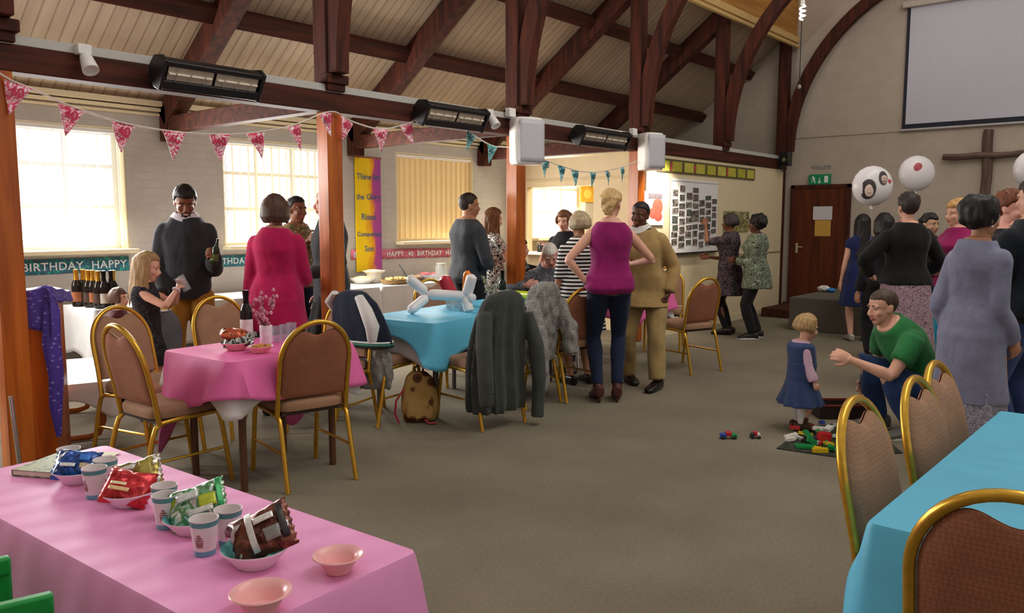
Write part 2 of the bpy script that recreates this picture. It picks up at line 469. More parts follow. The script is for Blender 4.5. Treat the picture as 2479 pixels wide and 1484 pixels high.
mb = MB(); mb.box((6.0, YA, 2.39), (14.2, .15, .15)); tag(mb.build('arcade_beam', DARKX, bevel=.008), 'long dark timber beam joining the arcade posts above head height', 'beam')
mb = MB(); mb.box((5.95, YA - .02, 2.492), (14.1, .11, .055)); tag(mb.build('trim_2', GREYP, bevel=.004), kind='structure')
# --- cornice and clerestory
mb = MB(); mb.box((6, 5.05, 4.36), (14.3, .07, .1)); mb.box((6, 5.03, 4.26), (14.3, .05, .05)); tag(mb.build('trim_3', plain('c9a66a', .6), bevel=.008), kind='structure')
CW = [(2.3, 3.4), (4.6, 5.7), (6.9, 8.0), (9.1, 10.05)]
CLM = wood('honey_boarding', '8a5b22', 'b98442', .5, 0, 1.0)
mb = MB(); xs = [-1.2]
for a, b in CW: xs += [a, b]
xs.append(XE)
for i in range(0, len(xs), 2): mb.box(((xs[i] + xs[i + 1]) / 2, 5.12, 5.25), (xs[i + 1] - xs[i], .1, 1.7))
for a, b in CW: mb.box(((a + b) / 2, 5.12, 4.415), (b - a, .1, .03)); mb.box(((a + b) / 2, 5.12, 5.75), (b - a, .1, .7))
struct('wall_clerestory', mb, CLM)
for i, (a, b) in enumerate(CW):
    struct('window_%d' % (i + 6), MB().box(((a + b) / 2, 5.15, 4.915), (b - a, .01, .97)), PANES[1])
    MB().box(((a + b) / 2, 5.11, 4.915), (.04, .03, .97)).build('glazing_bar', WHITE, C.objects['window_%d' % (i + 6)])
# --- end wall, display partition, kitchen behind the hatch
struct('wall_back', MB().box((-2.5, 1.4, 2.4), (.2, 12.8, 4.8)), ENDM, smooth=False)  # unseen wall behind the viewer, added to block world light and dim facing sides
struct('wall_end', MB().box((XE + .1, .9, 4.2), (.2, 13.9, 8.4)), ENDM, smooth=False)
struct('trim_4', MB().box((XE - .008, 1.4, onX(2000, 329, XE).z), (.016, 7.3, .02)), ENDM)
struct('baseboard_end', MB().box((XE - .012, 4.9, .07), (.02, .5, .14)), DARKW)
struct('wall_partition', MB().box((10.88, YA, 1.155), (4.36, .1, 2.31)), CREAM)
struct('baseboard_partition', MB().box((10.88, YA - .057, .05), (4.3, .012, .1)), CREAM)
struct('trim_5', MB().box((11.95, YA - .054, onY(1860, 611, YA - .05).z), (2.1, .01, .018)), plain('8d7a5c', .6))
HY0, HY1, HZ0, HZ1 = 6.27, 7.43, 1.02, 1.965
mb = MB(); mb.box((9.26, (5.28 + HY0) / 2, 1.18), (.12, HY0 - 5.28, 2.36)); mb.box((9.26, (HY1 + YW) / 2, 1.18), (.12, YW - HY1, 2.36))
mb.box((9.26, (HY0 + HY1) / 2, HZ0 / 2), (.12, HY1 - HY0, HZ0)); mb.box((9.26, (HY0 + HY1) / 2, (HZ1 + 2.36) / 2), (.12, HY1 - HY0, 2.36 - HZ1)); struct('wall_cross', mb, plain('d6c09a', .7, var=.04, scale=6), smooth=False)
struct('trim_6', MB().box((9.15, 6.8, HZ0), (.34, HY1 - HY0 + .1, .035)), WHITE)
struct('trim_7', MB().box((9.19, 6.5, 2.055), (.02, 2.4, .03)), plain('c9b288', .6))
KY = plain('efd98a', .6, var=.03)
struct('wall_kitchen', MB().box((12.2, 6.5, 1.2), (.1, 2.4, 2.4)), KY)
struct('ceiling_kitchen', MB().box((10.75, 6.5, 2.42), (2.9, 2.4, .04)), WHITE)
# --- brown door in the end wall
d0, d1 = 4.116, 5.06
mb = MB(); mb.box((XE - .03, (d0 + d1) / 2, 1.0), (.05, d1 - d0 - .1, 2.0)); struct('door_1', mb, wood('door_veneer', '3e1a0e', '683018', .5, 2, 1.0)); do = C.objects['door_1']
f = MB()
for y in (d0 + .03, d1 - .03): f.box((XE - .035, y, 1.03), (.07, .06, 2.06))
f.box((XE - .035, (d0 + d1) / 2, 2.03), (.07, d1 - d0, .06)); f.build('door_frame', DARKW, do, bevel=.005)
f = MB(); f.tube([(XE - .05, d1 - .13, 1.06), (XE - .1, d1 - .13, 1.06), (XE - .1, d1 - .24, 1.06)], .011, 8); f.box((XE - .06, d1 - .13, 1.04), (.012, .04, .16)); f.build('door_handle', plain('d8d4cc', .25, 1.0), do)
for nm, hx, (pa, pb) in (('paper notice', 'cfcbd2', ((1969, 500), (2014, 532))), ('yellow notice', 'c79b45', ((1973, 533), (2010, 572)))):
    A, B = onX(*pa, XE - .06), onX(*pb, XE - .06)
    o = MB().box((XE - .058, (A.y + B.y) / 2, (A.z + B.z) / 2), (.004, abs(A.y - B.y), A.z - B.z)).build('notice', plain(hx, .7, var=.06, scale=60))
    tag(o, 'white paper notice on the brown door' if 'paper' in nm else 'yellow notice below the white one on the brown door', 'notice')
# carpeted stage block with a wooden step beside it
mb = MB(); mb.box((12.0, 1.2, .2235), (2.35, 5.88, .447)); o = mb.build('stage', [plain('5d574d', .9, var=.15, scale=300, bump=.3)], bevel=.01); tag(o, 'low dark carpeted stage block in front of the brown door', 'stage')
mb = MB(); mb.box((12.6, 4.62, .07), (1.1, .85, .14)); tag(mb.build('step', DARKX, bevel=.01), 'low dark wooden step beside the stage block', 'step')
# ================================================================ people
def remesh(mb, mats, vox, smooth=3, disp=0, dscale=6, name='m', paint=None, post=None):
    me0 = mb.mesh('tmp', [])
    o = bpy.data.objects.new('tmp', me0); C.objects.link(o)
    q = o.modifiers.new('r', 'REMESH'); q.mode = 'VOXEL'; q.voxel_size = vox
    if smooth:
        q = o.modifiers.new('s', 'SMOOTH'); q.factor = .5; q.iterations = smooth
    dg = bpy.context.evaluated_depsgraph_get()
    me = bpy.data.meshes.new_from_object(o.evaluated_get(dg)); me.name = name
    bpy.data.objects.remove(o); bpy.data.meshes.remove(me0)
    nv = len(me.vertices); co = np.empty(nv * 3, np.float32); me.vertices.foreach_get('co', co); co = co.reshape(-1, 3)
    if disp:
        nr = np.empty(nv * 3, np.float32); me.vertices.foreach_get('normal', nr); nr = nr.reshape(-1, 3)
        zz = disp if not callable(disp) else 1
        a = np.array([noise.noise(Vector((p[0] * dscale, p[1] * dscale, p[2] * dscale * .45 + 3.3))) for p in co.tolist()], np.float32)
        co += nr * (a * disp)[:, None]
    if post is not None: co = post(co)
    me.vertices.foreach_set('co', co.ravel()); me.update()
    me.materials.clear()
    for m in (mats if isinstance(mats, (list, tuple)) else [mats]): me.materials.append(m)
    if paint is not None:
        nf = len(me.polygons); ctr = np.empty(nf * 3, np.float32); me.polygons.foreach_get('center', ctr)
        me.polygons.foreach_set('material_index', paint(ctr.reshape(-1, 3)).astype(np.int32))
    me.polygons.foreach_set('use_smooth', [True] * len(me.polygons))
    return me
def add(me, parent, name):
    o = bpy.data.objects.new(name, me); C.objects.link(o); o.parent = parent; return o
def lerp(a, b, t): return a + (b - a) * t
def tab(T, t):
    for (a, *va), (b, *vb) in zip(T, T[1:]):
        if t <= b: u = max(0, (t - a) / (b - a)); return [lerp(x, y, u) for x, y in zip(va, vb)]
    return list(T[-1][1:])
MALE = [(0, .068, .062, 0), (.075, .096, .074, -.006), (.23, .094, .070, 0), (.42, .084, .063, .006), (.61, .096, .07, .004), (.73, .105, .073, -.002), (.80, .101, .064, -.004), (.865, .086, .057, -.006), (.93, .064, .051, -.007), (1.0, .044, .043, -.004)]
FEMA = [(0, .07, .064, 0), (.075, .104, .078, -.01), (.21, .1, .072, -.002), (.42, .074, .058, .004), (.59, .083, .066, .01), (.70, .09, .08, .014), (.79, .089, .064, .002), (.86, .075, .052, -.005), (.93, .056, .046, -.006), (1.0, .038, .037, -.004)]
SKIN = {'dark': ('5a3424', '8a4a40'), 'brown': ('7d4f38', '8f4a40'), 'tan': ('a8765a', 'a05a50'), 'fair': ('d8a48c', 'b86a60'), 'pink': ('dba090', 'bb675c'), 'olive': ('b58a6e', 'a25e50')}
_sk = {}
def skin(k):
    if k not in _sk:
        n = NT('skin_' + k, .5, 0, .35); a = c(SKIN[k][0]); t = n.tex('ShaderNodeTexNoise', n.mapping(), Scale=14.0, Detail=4.0)
        n.col(n.ramp(t.outputs[0], [(.3, sc(a, .92)), (.7, sc(a, 1.07))])); n.b.inputs['Subsurface Weight'].default_value = .0
        _sk[k] = (n.m, plain(SKIN[k][1], .45, var=.05))
    return _sk[k]
_hm = {}
def hairmat(hx):
    if hx not in _hm:
        n = NT('hair_' + hx, .55, 0, .35); a = c(hx)
        t = n.tex('ShaderNodeTexNoise', n.mapping((90, 90, 7)), Scale=1.0, Detail=4.0, Distortion=.4)
        n.col(n.ramp(t.outputs[0], [(.3, sc(a, .6)), (.7, sc(a, 1.35))])); n.bump(t.outputs[0], .5, .006); _hm[hx] = n.m
    return _hm[hx]
EYEW = plain('b9aca2', .3, var=.02); EYEI = plain('24140d', .2, var=.02)


class Person:
    def __init__(s, label, xy, face, h, sex='f', skin_='fair', kid=0, lean=(0, 0), twist=0, head=(0, 0, 0), lh=None, rh=None, lf=None, rf=None, lfy=6, rfy=-6, hip=None, vox=.0085,
                 lcurl=22, rcurl=22, lel=None, rel=None, wide=1.0, deep=1.0, knee=(0, 0), heel=0.0, hipo=(0, 0), bow=0.0, fold=0.0):
        s.root = thing('person', label, 'person', (xy[0], xy[1], 0), R(face) - PI / 2)
        s.h, s.sex, s.vox = h, sex, vox; s.k = k = h
        hr = (.141, .17, .218)[kid]; s.hh = hh = hr * h
        s.hipz = hz = (hip if hip is not None else ((.525, .50, .42)[kid] * h + heel))
        shz = h - 1.32 * hh
        s.B = B = Vector((hipo[0], hipo[1], hz - .03 * h)); s.L = L = shz + .05 * h - ((.525, .50, .42)[kid] * h - .03 * h)
        fl, sl = R(lean[0]), R(lean[1])
        def dirv(f, q): return Vector((math.sin(q), math.sin(f), math.cos(f) * math.cos(q))).normalized()
        d0 = dirv(fl * .75 - R(bow), sl * .6); d1 = dirv(fl * 1.15 + R(bow), sl)
        s.c1 = B + d0 * L * .5; s.N = s.c1 + d1 * L * .5; s.d1 = d1
        s.tw = R(twist); s.T = FEMA if sex == 'f' else MALE; s.wide, s.deep = wide, deep
        if kid == 2: s.T = [(t, .098 if .05 < t < .9 else w * 1.05, .088 if .05 < t < .9 else d * 1.05, f) for t, w, d, f in MALE]
        if kid == 1: s.T = [(t, w * .92, d * .95, f) for t, w, d, f in MALE]
        # shoulders, arms
        ks = (1, .95, .85)[kid]; ua, fa = .172 * h * ks, .15 * h * ks; s.hl = .105 * h * ks
        s.arms = []
        for sg, tgt, elb in ((-1, lh, lel), (1, rh, rel)):
            ctr, X, F, U = s.fr(.785)
            sh = ctr + X * (sg * (.098 if sex == 'm' else .087) * h * wide * (1 if not kid else .88))
            tg = Vector(tgt) if tgt is not None else sh + X * sg * .05 * h + Vector((0, .035 * h, -(ua + fa) * .985))
            pole = Vector(elb) if elb is not None else X * sg * .55 - F * 1.0 + Vector((0, 0, -.4))
            e, w = s.ik(sh, tg, ua, fa, pole); s.arms.append((sh, e, w))
        # legs
        tl, cl = (hz - .045 * h) * .51, (hz - .045 * h) * .51 + .006
        if hip is not None or heel: q = (.525, .50, .42)[kid] * h - .045 * h; tl = cl = q * .512 + heel * .4
        s.legs = []
        _, X, F, U = s.fr(.05)
        for sg, tgt, yw in ((-1, lf, lfy), (1, rf, rfy)):
            hp = B + X * sg * .052 * h + Vector((0, 0, .02 * h))
            ft = Vector(tgt) if tgt is not None else Vector((sg * .055 * h, 0, 0))
            ank = ft + Vector((0, 0, .045 * h + heel))
            kn, an = s.ik(hp, ank, tl, cl, Vector((sg * .12 + knee[0], 1, knee[1])))
            s.legs.append((hp, kn, an, R(yw)))
        # head
        yw, pi_, ro = [R(a) for a in head]
        hq = Matrix.Rotation(yw, 3, 'Z') @ Matrix.Rotation(-pi_, 3, 'X') @ Matrix.Rotation(ro, 3, 'Y')
        nd = (d1 * .7 + Vector((0, .18, .7))).normalized() if lean[0] < 40 else (d1 * .6 + Vector((0, .3, .5))).normalized()
        s.nk = s.N + nd * hh * .06
        s.HM = Matrix.Translation(s.nk + hq @ Vector((0, .05, .40)) * hh) @ hq.to_4x4() @ Matrix.Scale(hh, 4)
        s.skin = skin_; s.curl = (lcurl, rcurl); s.body()
    def ik(s, a, t, l1, l2, pole):
        v = t - a; d = min(v.length, (l1 + l2) * .999); u = v.normalized(); t = a + u * d
        x = (l1 * l1 - l2 * l2 + d * d) / (2 * d); y = math.sqrt(max(0, l1 * l1 - x * x))
        p = pole - u * pole.dot(u)
        if p.length < 1e-5: p = Vector((0, 1, 0))
        return a + u * x + p.normalized() * y, t
    def fr(s, t):
        B, Cc, N = s.B, s.c1, s.N; p = B * (1 - t) ** 2 + Cc * 2 * t * (1 - t) + N * t * t
        U = ((Cc - B) * (1 - t) + (N - Cc) * t).normalized(); a = s.tw * max(0, (t - .2) / .8)
        X = Vector((math.cos(a), math.sin(a), 0)); X = (X - U * X.dot(U)).normalized(); return p, X, U.cross(X), U
    def ring(s, t, inf=0.0, n=24, e=2.35):
        p, X, F, U = s.fr(t); w, d, f = tab(s.T, t); w = w * s.h * (s.wide if t < .97 else 1) + inf; d = d * s.h * (s.deep if t < .97 else 1) + inf; out = []
        for j in range(n):
            a = 2 * PI * j / n; ca, sa = math.cos(a), math.sin(a)
            out.append(p + X * w * math.copysign(abs(ca) ** (2 / e), ca) + F * (d * math.copysign(abs(sa) ** (2 / e), sa) + f * s.h))
        return out
    def ts(s, t0, t1, k=14): return [lerp(t0, t1, i / (k - 1)) for i in range(k)]
    def hd(s, x, y, z): return s.HM @ Vector((x, y, z))
    def hell(s, mb, ctr, rad, n=14, rot=None, fn=None):
        q = s.HM.to_3x3()
        if rot is not None: q = q @ rot
        mb.ell(s.hd(*ctr), rad, q, n, fn=fn)
    def limb(s, mb, pts, T, n=12):
        """pts: 3 joints, T: [(t 0..2, radius)] along them"""
        P, r = [], []
        for t, q in T:
            a, b = (pts[0], pts[1]) if t <= 1 else (pts[1], pts[2]); u = t if t <= 1 else t - 1
            P.append(a.lerp(b, u)); r.append(q)
        mb.tube(P, r, n)
        return mb
    def armT(s, i0=0.0, t1=2.0):
        f = .88 if s.sex == 'f' else 1.0; h = s.h * f
        T = [(0, .031 * h), (.25, .03 * h), (.6, .0265 * h), (.95, .0225 * h), (1.0, .0225 * h), (1.25, .0235 * h), (1.6, .0185 * h), (2.0, .0145 * h)]
        return [(t, q + i0) for t, q in T if t <= t1] + ([] if t1 in (0, 1, 2) else [(t1, tab(T, t1)[0] + i0)])
    def body(s):
        h = s.h; mb = MB(); mb.loft([s.ring(t) for t in s.ts(0, 1, 18)])
        hh = s.hh
        mb.tube([s.N - s.d1 * .03 * h, s.nk, s.hd(0, -.03, -.15)], [.036 * h if s.sex == 'm' else .029 * h, .031 * h if s.sex == 'm' else .0255 * h, .034 * h if s.sex == 'm' else .029 * h], 14)
        for (sh, e, w), cu, sg in zip(s.arms, s.curl, (-1, 1)):
            mb.ell(sh, [(.031 if s.sex == 'm' else .027) * h] * 3, n=12); s.limb(mb, (sh, e, w), s.armT()); s.hand(mb, e, w, cu, sg)
        for hp, kn, an, yw in s.legs:
            s.limb(mb, (hp, kn, an), [(0, .05 * h), (.3, .049 * h), (.7, .038 * h), (.97, .031 * h), (1.03, .03 * h), (1.3, .033 * h), (1.65, .026 * h), (1.95, .0195 * h), (2, .0195 * h)])
            f = Vector((-math.sin(yw), math.cos(yw), 0)); q = Matrix.Rotation(yw, 3, 'Z')
            mb.tube([an + f * -.02 * h + Vector((0, 0, -.018 * h)), an + f * .05 * h + Vector((0, 0, -.022 * h)), an + f * .105 * h + Vector((0, 0, -.03 * h))], [.019 * h, .022 * h, .013 * h], 10)
        # head
        A = s.hell
        A(mb, (0, -.05, .13), (.315, .395, .365), 20); A(mb, (0, .075, -.13), (.255, .275, .35), 18); A(mb, (0, .2, -.375), (.13, .125, .1))
        A(mb, (0, .05, -.27), (.225, .22, .15))
        for q in (-1, 1):
            A(mb, (q * .15, .245, -.12), (.1, .09, .1)); A(mb, (q * .125, .29, .075), (.12, .06, .04)); A(mb, (q * .305, -.03, -.04), (.03, .085, .125), rot=Matrix.Rotation(q * .35, 3, 'Z'))
            A(mb, (q * .045, .395, -.155), (.045, .05, .035))
        mb.tube([s.hd(0, .315, .06), s.hd(0, .37, -.04), s.hd(0, .44, -.135)], [.03 * hh, .042 * hh, .052 * hh], 10)
        A(mb, (0, .345, -.245), (.105, .05, .028)); A(mb, (0, .335, -.295), (.085, .05, .032))
        inv = np.array(s.HM.inverted()); beard = getattr(s, 'beard', None)
        def paint(p):
            q = p @ inv[:3, :3].T.astype(np.float32) + inv[:3, 3].astype(np.float32)
            m = ((q[:, 0] / .115) ** 2 + ((q[:, 1] - .37) / .09) ** 2 + ((q[:, 2] + .27) / .062) ** 2) < 1
            return m.astype(np.int32)
        a, b = skin(s.skin)
        add(remesh(mb, [a, b], s.vox, 2, name='body', paint=paint), s.root, 'body')
        for q in (-1, 1):
            e = MB(); e.ell((0, 0, 0), (.056 * hh, .045 * hh, .024 * hh), None, 12); e.ell((0, .028 * hh, 0), (.025 * hh, .021 * hh, .023 * hh), None, 10, 1)
            o = e.build('eye', [EYEW, EYEI], s.root); o.matrix_local = Matrix.Translation(s.hd(q * .125, .292, 0)) @ s.HM.to_3x3().normalized().to_4x4()
    def hand(s, mb, e, w, curl, sg):
        L = s.hl; d = (w - e).normalized(); inw = Vector((-sg, .35, 0)); inw = (inw - d * inw.dot(d))
        inw = inw.normalized() if inw.length > .15 else Vector((0, 1, 0)).cross(d).normalized()
        side = d.cross(inw)
        if side.dot(Vector((0, 1, .4))) < 0: side = -side
        q = Matrix((side, d, inw)).transposed()
        mb.ell(w + d * L * .25, (L * .225, L * .30, L * .105), q, 12); mb.cyl(w - d * L * .06, w + d * L * .12, L * .135, L * .15, 10)
        for i, (o, ln) in enumerate(((.165, .40), (.06, .46), (-.055, .43), (-.16, .34))):
            p = w + d * L * (.46 - .03 * abs(i - 1.2)) + side * L * o * 1.12; dd = (d + side * o * .75).normalized(); pts = [p - dd * L * .12, p]; a = 0
            for j, fr_ in enumerate((.42, .33, .25)):
                a += R(curl) * (.8, 1.1, .9)[j]; dirj = (dd * math.cos(a) + inw * math.sin(a)).normalized(); p = p + dirj * ln * L * fr_ * 1.1; pts.append(p)
            mb.tube(pts, [L * .06, L * .06, L * .055, L * .048, L * .038], 8)
        p = w + d * L * .1 + side * L * .14; dt = (d * .7 + side * .75 + inw * .35).normalized(); d2 = (d * .95 + side * .25 + inw * (.3 + curl / 120)).normalized()
        mb.tube([p, p + dt * L * .2, p + dt * L * .2 + d2 * L * .16, p + dt * L * .2 + d2 * L * .29], [L * .075, L * .07, L * .06, L * .042], 8)
    # ---------------------------------------------------------------- clothes
    def top(s, name, m, sleeve=2.0, inf=.014, t0=.05, t1=.975, hem=None, flare=.0, fold=.010, cuff=.006, neck=None, puff=0.0, vox=.011, wave=0, label=None, front=0.0):
        mb = MB(); rs = []
        if hem is not None:
            r0 = s.ring(max(t0, .08), inf); cx = sum((a[2] for a in s.legs), Vector()) / 2; base = sum(r0, Vector()) / len(r0)
            z0 = base.z; k = 8
            for i in range(k):
                u = 1 - i / k; z = lerp(z0, hem, u); tgt = Vector((lerp(base.x, cx.x, u * .6), lerp(base.y, cx.y, u * .6), z)); rr = []
                for j, p in enumerate(r0):
                    d = (p - base); d.z = 0; f = 1 + flare * u * (1 + wave * math.sin(j * 2 * PI / len(r0) * 5 + 1))
                    rr.append(tgt + d * f)
                rs.append(rr)
        rs += [s.ring(t, inf + (.004 if t < .3 else 0)) for t in s.ts(max(t0, .08) if hem is not None else t0, t1, 14)]
        mb.loft(rs)
        for (sh, e, w) in s.arms:
            if sleeve > 0:
                mb.ell(sh, [(.031 if s.sex == 'm' else .027) * s.h + inf * .85] * 3, n=14)
                T = s.armT(inf + puff, min(sleeve, 1.93)); T = [(t, q + (cuff if t > 1.5 else 0)) for t, q in T]
                s.limb(mb, (sh, e, w), T, 14)
        if neck: mb.tube([s.N - s.d1 * .02, s.nk - (s.nk - s.N) * .4], [neck + .012, neck], 16)
        o = add(remesh(mb, m, vox, 3, fold, 9, name), s.root, name)
        if label: o['label'] = label
        return o
    def trousers(s, name, m, inf=.012, t1=.27, ank=1.96, flare=.0, fold=.008, slim=0, vox=.011):
        mb = MB(); mb.loft([s.ring(t, inf) for t in s.ts(0, t1, 8)]); h = s.h
        for hp, kn, an, yw in s.legs:
            T = [(0, .05 * h), (.3, .05 * h), (.7, .042 * h), (1.0, .037 * h), (1.3, .036 * h), (1.6, .033 * h), (ank, .031 * h)] if not slim else [(0, .05 * h), (.3, .048 * h), (.7, .037 * h), (.97, .031 * h), (1.03, .03 * h), (1.3, .032 * h), (1.65, .026 * h), (ank, .022 * h)]
            s.limb(mb, (hp, kn, an), [(t, q + inf + flare * max(0, t - 1)) for t, q in T if t <= ank], 14)
        return add(remesh(mb, m, vox, 3, fold, 11, name), s.root, name)
    def skirt(s, name, m, hem, t1=.42, flare=.35, pleat=.05, np_=9, inf=.016, vox=.012, fold=.006):
        mb = MB(); r0 = s.ring(.1, inf, 48); base = sum(r0, Vector()) / len(r0); cx = sum((a[2] for a in s.legs), Vector()) / 2; rs = []
        for i in range(12):
            u = 1 - i / 12; z = lerp(base.z, hem, u); tg = Vector((lerp(base.x, cx.x, u * .7), lerp(base.y, cx.y, u * .7), z)); rr = []
            for j, p in enumerate(r0):
                d = p - base; d.z = 0; rr.append(tg + d * (1 + flare * u) * (1 + pleat * u * math.sin(j / 48 * 2 * PI * np_)))
            rs.append(rr)
        rs += [s.ring(t, inf, 48) for t in s.ts(.12, t1, 6)]
        mb.loft(rs); return add(remesh(mb, m, vox, 2, fold, 9, name), s.root, name)
    def shoes(s, m, shaft=0.0, sole=None, name='shoe', heel=0.0, big=1.0):
        h = s.h
        for hp, kn, an, yw in s.legs:
            mb = MB(); q = Matrix.Rotation(yw, 3, 'Z'); f = q @ Vector((0, 1, 0)); x = q @ Vector((1, 0, 0)); g = an - Vector((0, 0, .045 * h + heel)); rr = []
            for t, w, hgt in ((-.048, .016, .05), (-.04, .024, .055), (0, .026, .056), (.04, .029, .045), (.08, .03, .034), (.108, .025, .026), (.122, .012, .016)):
                z0 = .004 + heel * max(0, 1 - (t + .05) / .12); p = g + f * t * h * big
                rr.append([p + x * math.cos(2 * PI * j / 14) * w * h * big + Vector((0, 0, z0 + (hgt * h * big) * (.5 + .5 * math.copysign(abs(math.sin(2 * PI * j / 14)) ** .6, math.sin(2 * PI * j / 14))))) for j in range(14)])
            mb.loft(rr)
            if shaft:
                dd = (kn - an).normalized(); mb.tube([an - Vector((0, 0, .01)), an + dd * shaft * .5, an + dd * shaft], [.024 * h * big, .026 * h * big, .029 * h * big], 14)
            if heel:
                p = g - f * .035 * h; mb.cyl(p, p + Vector((0, 0, heel + .02)), .012, .018, 10)
            o = add(remesh(mb, m, .007, 2, 0, name=name), s.root, name)
            if sole:
                b = MB(); b.prism([((.033 if 0 < i < 9 else .024) * h * big * math.cos(2 * PI * i / 18) * (1 if True else 1), (.037 + .088 * math.sin(2 * PI * i / 18)) * h * big) for i in range(18)], Matrix.Translation(g + Vector((0, 0, .001))) @ Matrix.Rotation(yw, 4, 'Z'), .016)
                so = b.build('sole', sole, o)
    def collar(s, m, name='collar', drop=.035):
        mb = MB(); n = 28; rings = []
        h = s.h; p, X, F, U = s.fr(1.0)
        for (r, dz) in ((.035, .022), (.042, .024), (.058, -.012), (.054, -.016), (.040, .0)):
            rings.append([p + X * math.cos(2 * PI * j / n) * r * h * 1.08 + F * (math.sin(2 * PI * j / n) * r * h + .006) + U * (dz - (drop * max(0, math.sin(2 * PI * j / n)) ** 3 if r > .05 else .012 * math.sin(2 * PI * j / n))) for j in range(n)])
        mb.loft(rings, caps=False, closed=True); return mb.build(name, m, s.root)
    # ---------------------------------------------------------------- hair
    def cap(s, mb, th=.045, line=.17, nape=-.28, side=-.05, n=40):
        """skull cap whose surface dips under the skin over the face"""
        P_ = [(-1, nape), (-.62, nape), (-.34, lerp(nape, side, .35)), (-.2, side + .1), (.08, side + .1), (.16, side), (.3, lerp(side, line, .5)), (.5, line - .01), (1, line)]
        def f(p):
            # p: unit direction in head space
            fz = p.z * .365 + .13; r = math.hypot(p.x, p.y) or 1e-6; y = p.y / r
            hl = tab(P_, y)[0]
            u = min(1, max(0, (fz - hl) / .07 + .5)); g = th * (.62 + .38 * min(1, max(0, (fz - .05) / .3)))
            return 1 + lerp(-.16, g / .36, u)
        s.hell(mb, (0, -.05, .13), (.315, .395, .365), n, fn=f)
    def hair(s, style, hx, th=.05, line=.19, nape=-.28, side=-.05, vox=.0075, disp=.006, dsc=30, length=None, seed=1, brows=True, name='hair', spread=1.0, sweep=0):
        mb = MB(); rnd = random.Random(seed); hh = s.hh
        if style == 'afro':
            s.cap(mb, .06, line, nape, side); s.hell(mb, (0, -.16, .16), (.50 * spread, .5 * spread, .47 * spread), 26); disp, dsc = .02, 28
        elif style != 'bald': s.cap(mb, th, line, nape, side)
        else:
            s.cap(mb, .012, .2, nape, -.05)
        if style == 'bob':
            L = length or .62
            for i in range(26):
                a = lerp(R(-28), R(208), i / 25) if True else 0; ca, sa = math.cos(a), -math.sin(a)
                x0, y0 = .30 * ca, -.05 + .36 * sa; x1, y1 = .37 * ca * spread, -.05 + .44 * sa * spread
                mb.tube([s.hd(x0, y0, .34), s.hd(x1, y1, .12), s.hd(x1 * 1.03, y1 * 1.03, .34 - L * .75), s.hd(x1 * .88, y1 * .86, .34 - L)], [.05 * hh, .085 * hh, .085 * hh, .045 * hh], 8)
        if style == 'long':
            L = length or 1.3
            for i in range(30):
                a = lerp(R(-18), R(198), i / 29); ca, sa = math.cos(a), -math.sin(a); j = rnd.uniform(-.04, .04); w = rnd.uniform(.85, 1.1)
                x0, y0 = .29 * ca, -.05 + .35 * sa; x1, y1 = .36 * ca, -.06 + .42 * sa
                pts = [s.hd(x0, y0, .36), s.hd(x1, y1, .14)]; base = s.hd(x1, y1, -.1); pts.append(base)
                for q in range(1, 5):
                    u = q / 4; pts.append(base + Vector((j * u * hh + .02 * hh * math.sin(q * 2 + i), (-.05 * u + rnd.uniform(-.03, .03)) * hh, -L * w * hh * u)) + (Vector((ca, sa, 0)) * .1 * u * hh * spread))
                mb.tube(pts, [.05 * hh, .08 * hh, .08 * hh, .07 * hh, .065 * hh, .055 * hh, .025 * hh], 7)
        if style == 'updo':
            for i in range(9):
                a = i / 9 * 2 * PI; mb.ell(s.hd(.13 * math.cos(a), -.42 + .04 * math.sin(a * 2), .0 + .14 * math.sin(a)), [.12 * hh, .1 * hh, .1 * hh], n=10)
            for i in range(16):
                a = lerp(R(200), R(340), i / 15); mb.tube([s.hd(.3 * math.cos(a), .05 + .3 * math.sin(a), .40), s.hd(.38 * math.cos(a), -.06 + .42 * math.sin(a), .16), s.hd(.22 * math.cos(a), -.42, -.06)], [.04 * hh, .06 * hh, .04 * hh], 6)
            if length:
                for i in range(6):
                    mb.tube([s.hd(-.1 + .06 * i, -.4, -.02), s.hd(-.14 + .06 * i, -.45, -.25), s.hd(-.05 + .04 * i, -.36, -.42)], [.06 * hh, .05 * hh, .02 * hh], 6)
        if style == 'messy':
            for i in range(34):
                a = rnd.uniform(0, 2 * PI); b = rnd.uniform(.1, 1.1); d = Vector((math.sin(b) * math.cos(a), math.sin(b) * math.sin(a), math.cos(b)))
                if d.y > .55 and d.z < .75: continue
                p = Vector((d.x * .33, -.05 + d.y * .41, .13 + d.z * .38)); q = p + d * .05 + Vector((rnd.uniform(-.1, .1), -.04, -.1)); mb.tube([s.hd(*p), s.hd(*(p + d * .06)), s.hd(*q)], [.07 * hh, .06 * hh, .02 * hh], 7)
        m = hairmat(hx)
        o = add(remesh(mb, m, vox, 2, disp, dsc, name), s.root, name)
        if brows:
            for q in (-1, 1):
                b = MB(); b.tube([s.hd(q * .05, .345, .075), s.hd(q * .125, .345, .1), s.hd(q * .2, .30, .085)], [.012 * hh, .018 * hh, .009 * hh], 6); b.build('eyebrow', m, s.root)
        return o
    def beardmesh(s, hx, full=0):
        hh = s.hh; mb = MB(); m = plain(hx, .8, var=.2, scale=200)
        mb.tube([s.hd(x, .375 - 1.6 * x * x, -.205 - abs(x) * .35) for x in (-.11, -.06, 0, .06, .11)], [.012 * hh, .022 * hh, .016 * hh, .022 * hh, .012 * hh], 6)
        s.hell(mb, (0, .275, -.385), (.095, .07, .06), 12)
        if full:
            for q in (-1, 1): mb.tube([s.hd(q * .11, .33, -.24), s.hd(q * .12, .30, -.36), s.hd(q * .05, .28, -.4)], [.015 * hh, .02 * hh, .02 * hh], 6)
        mb.build('beard', m, s.root)
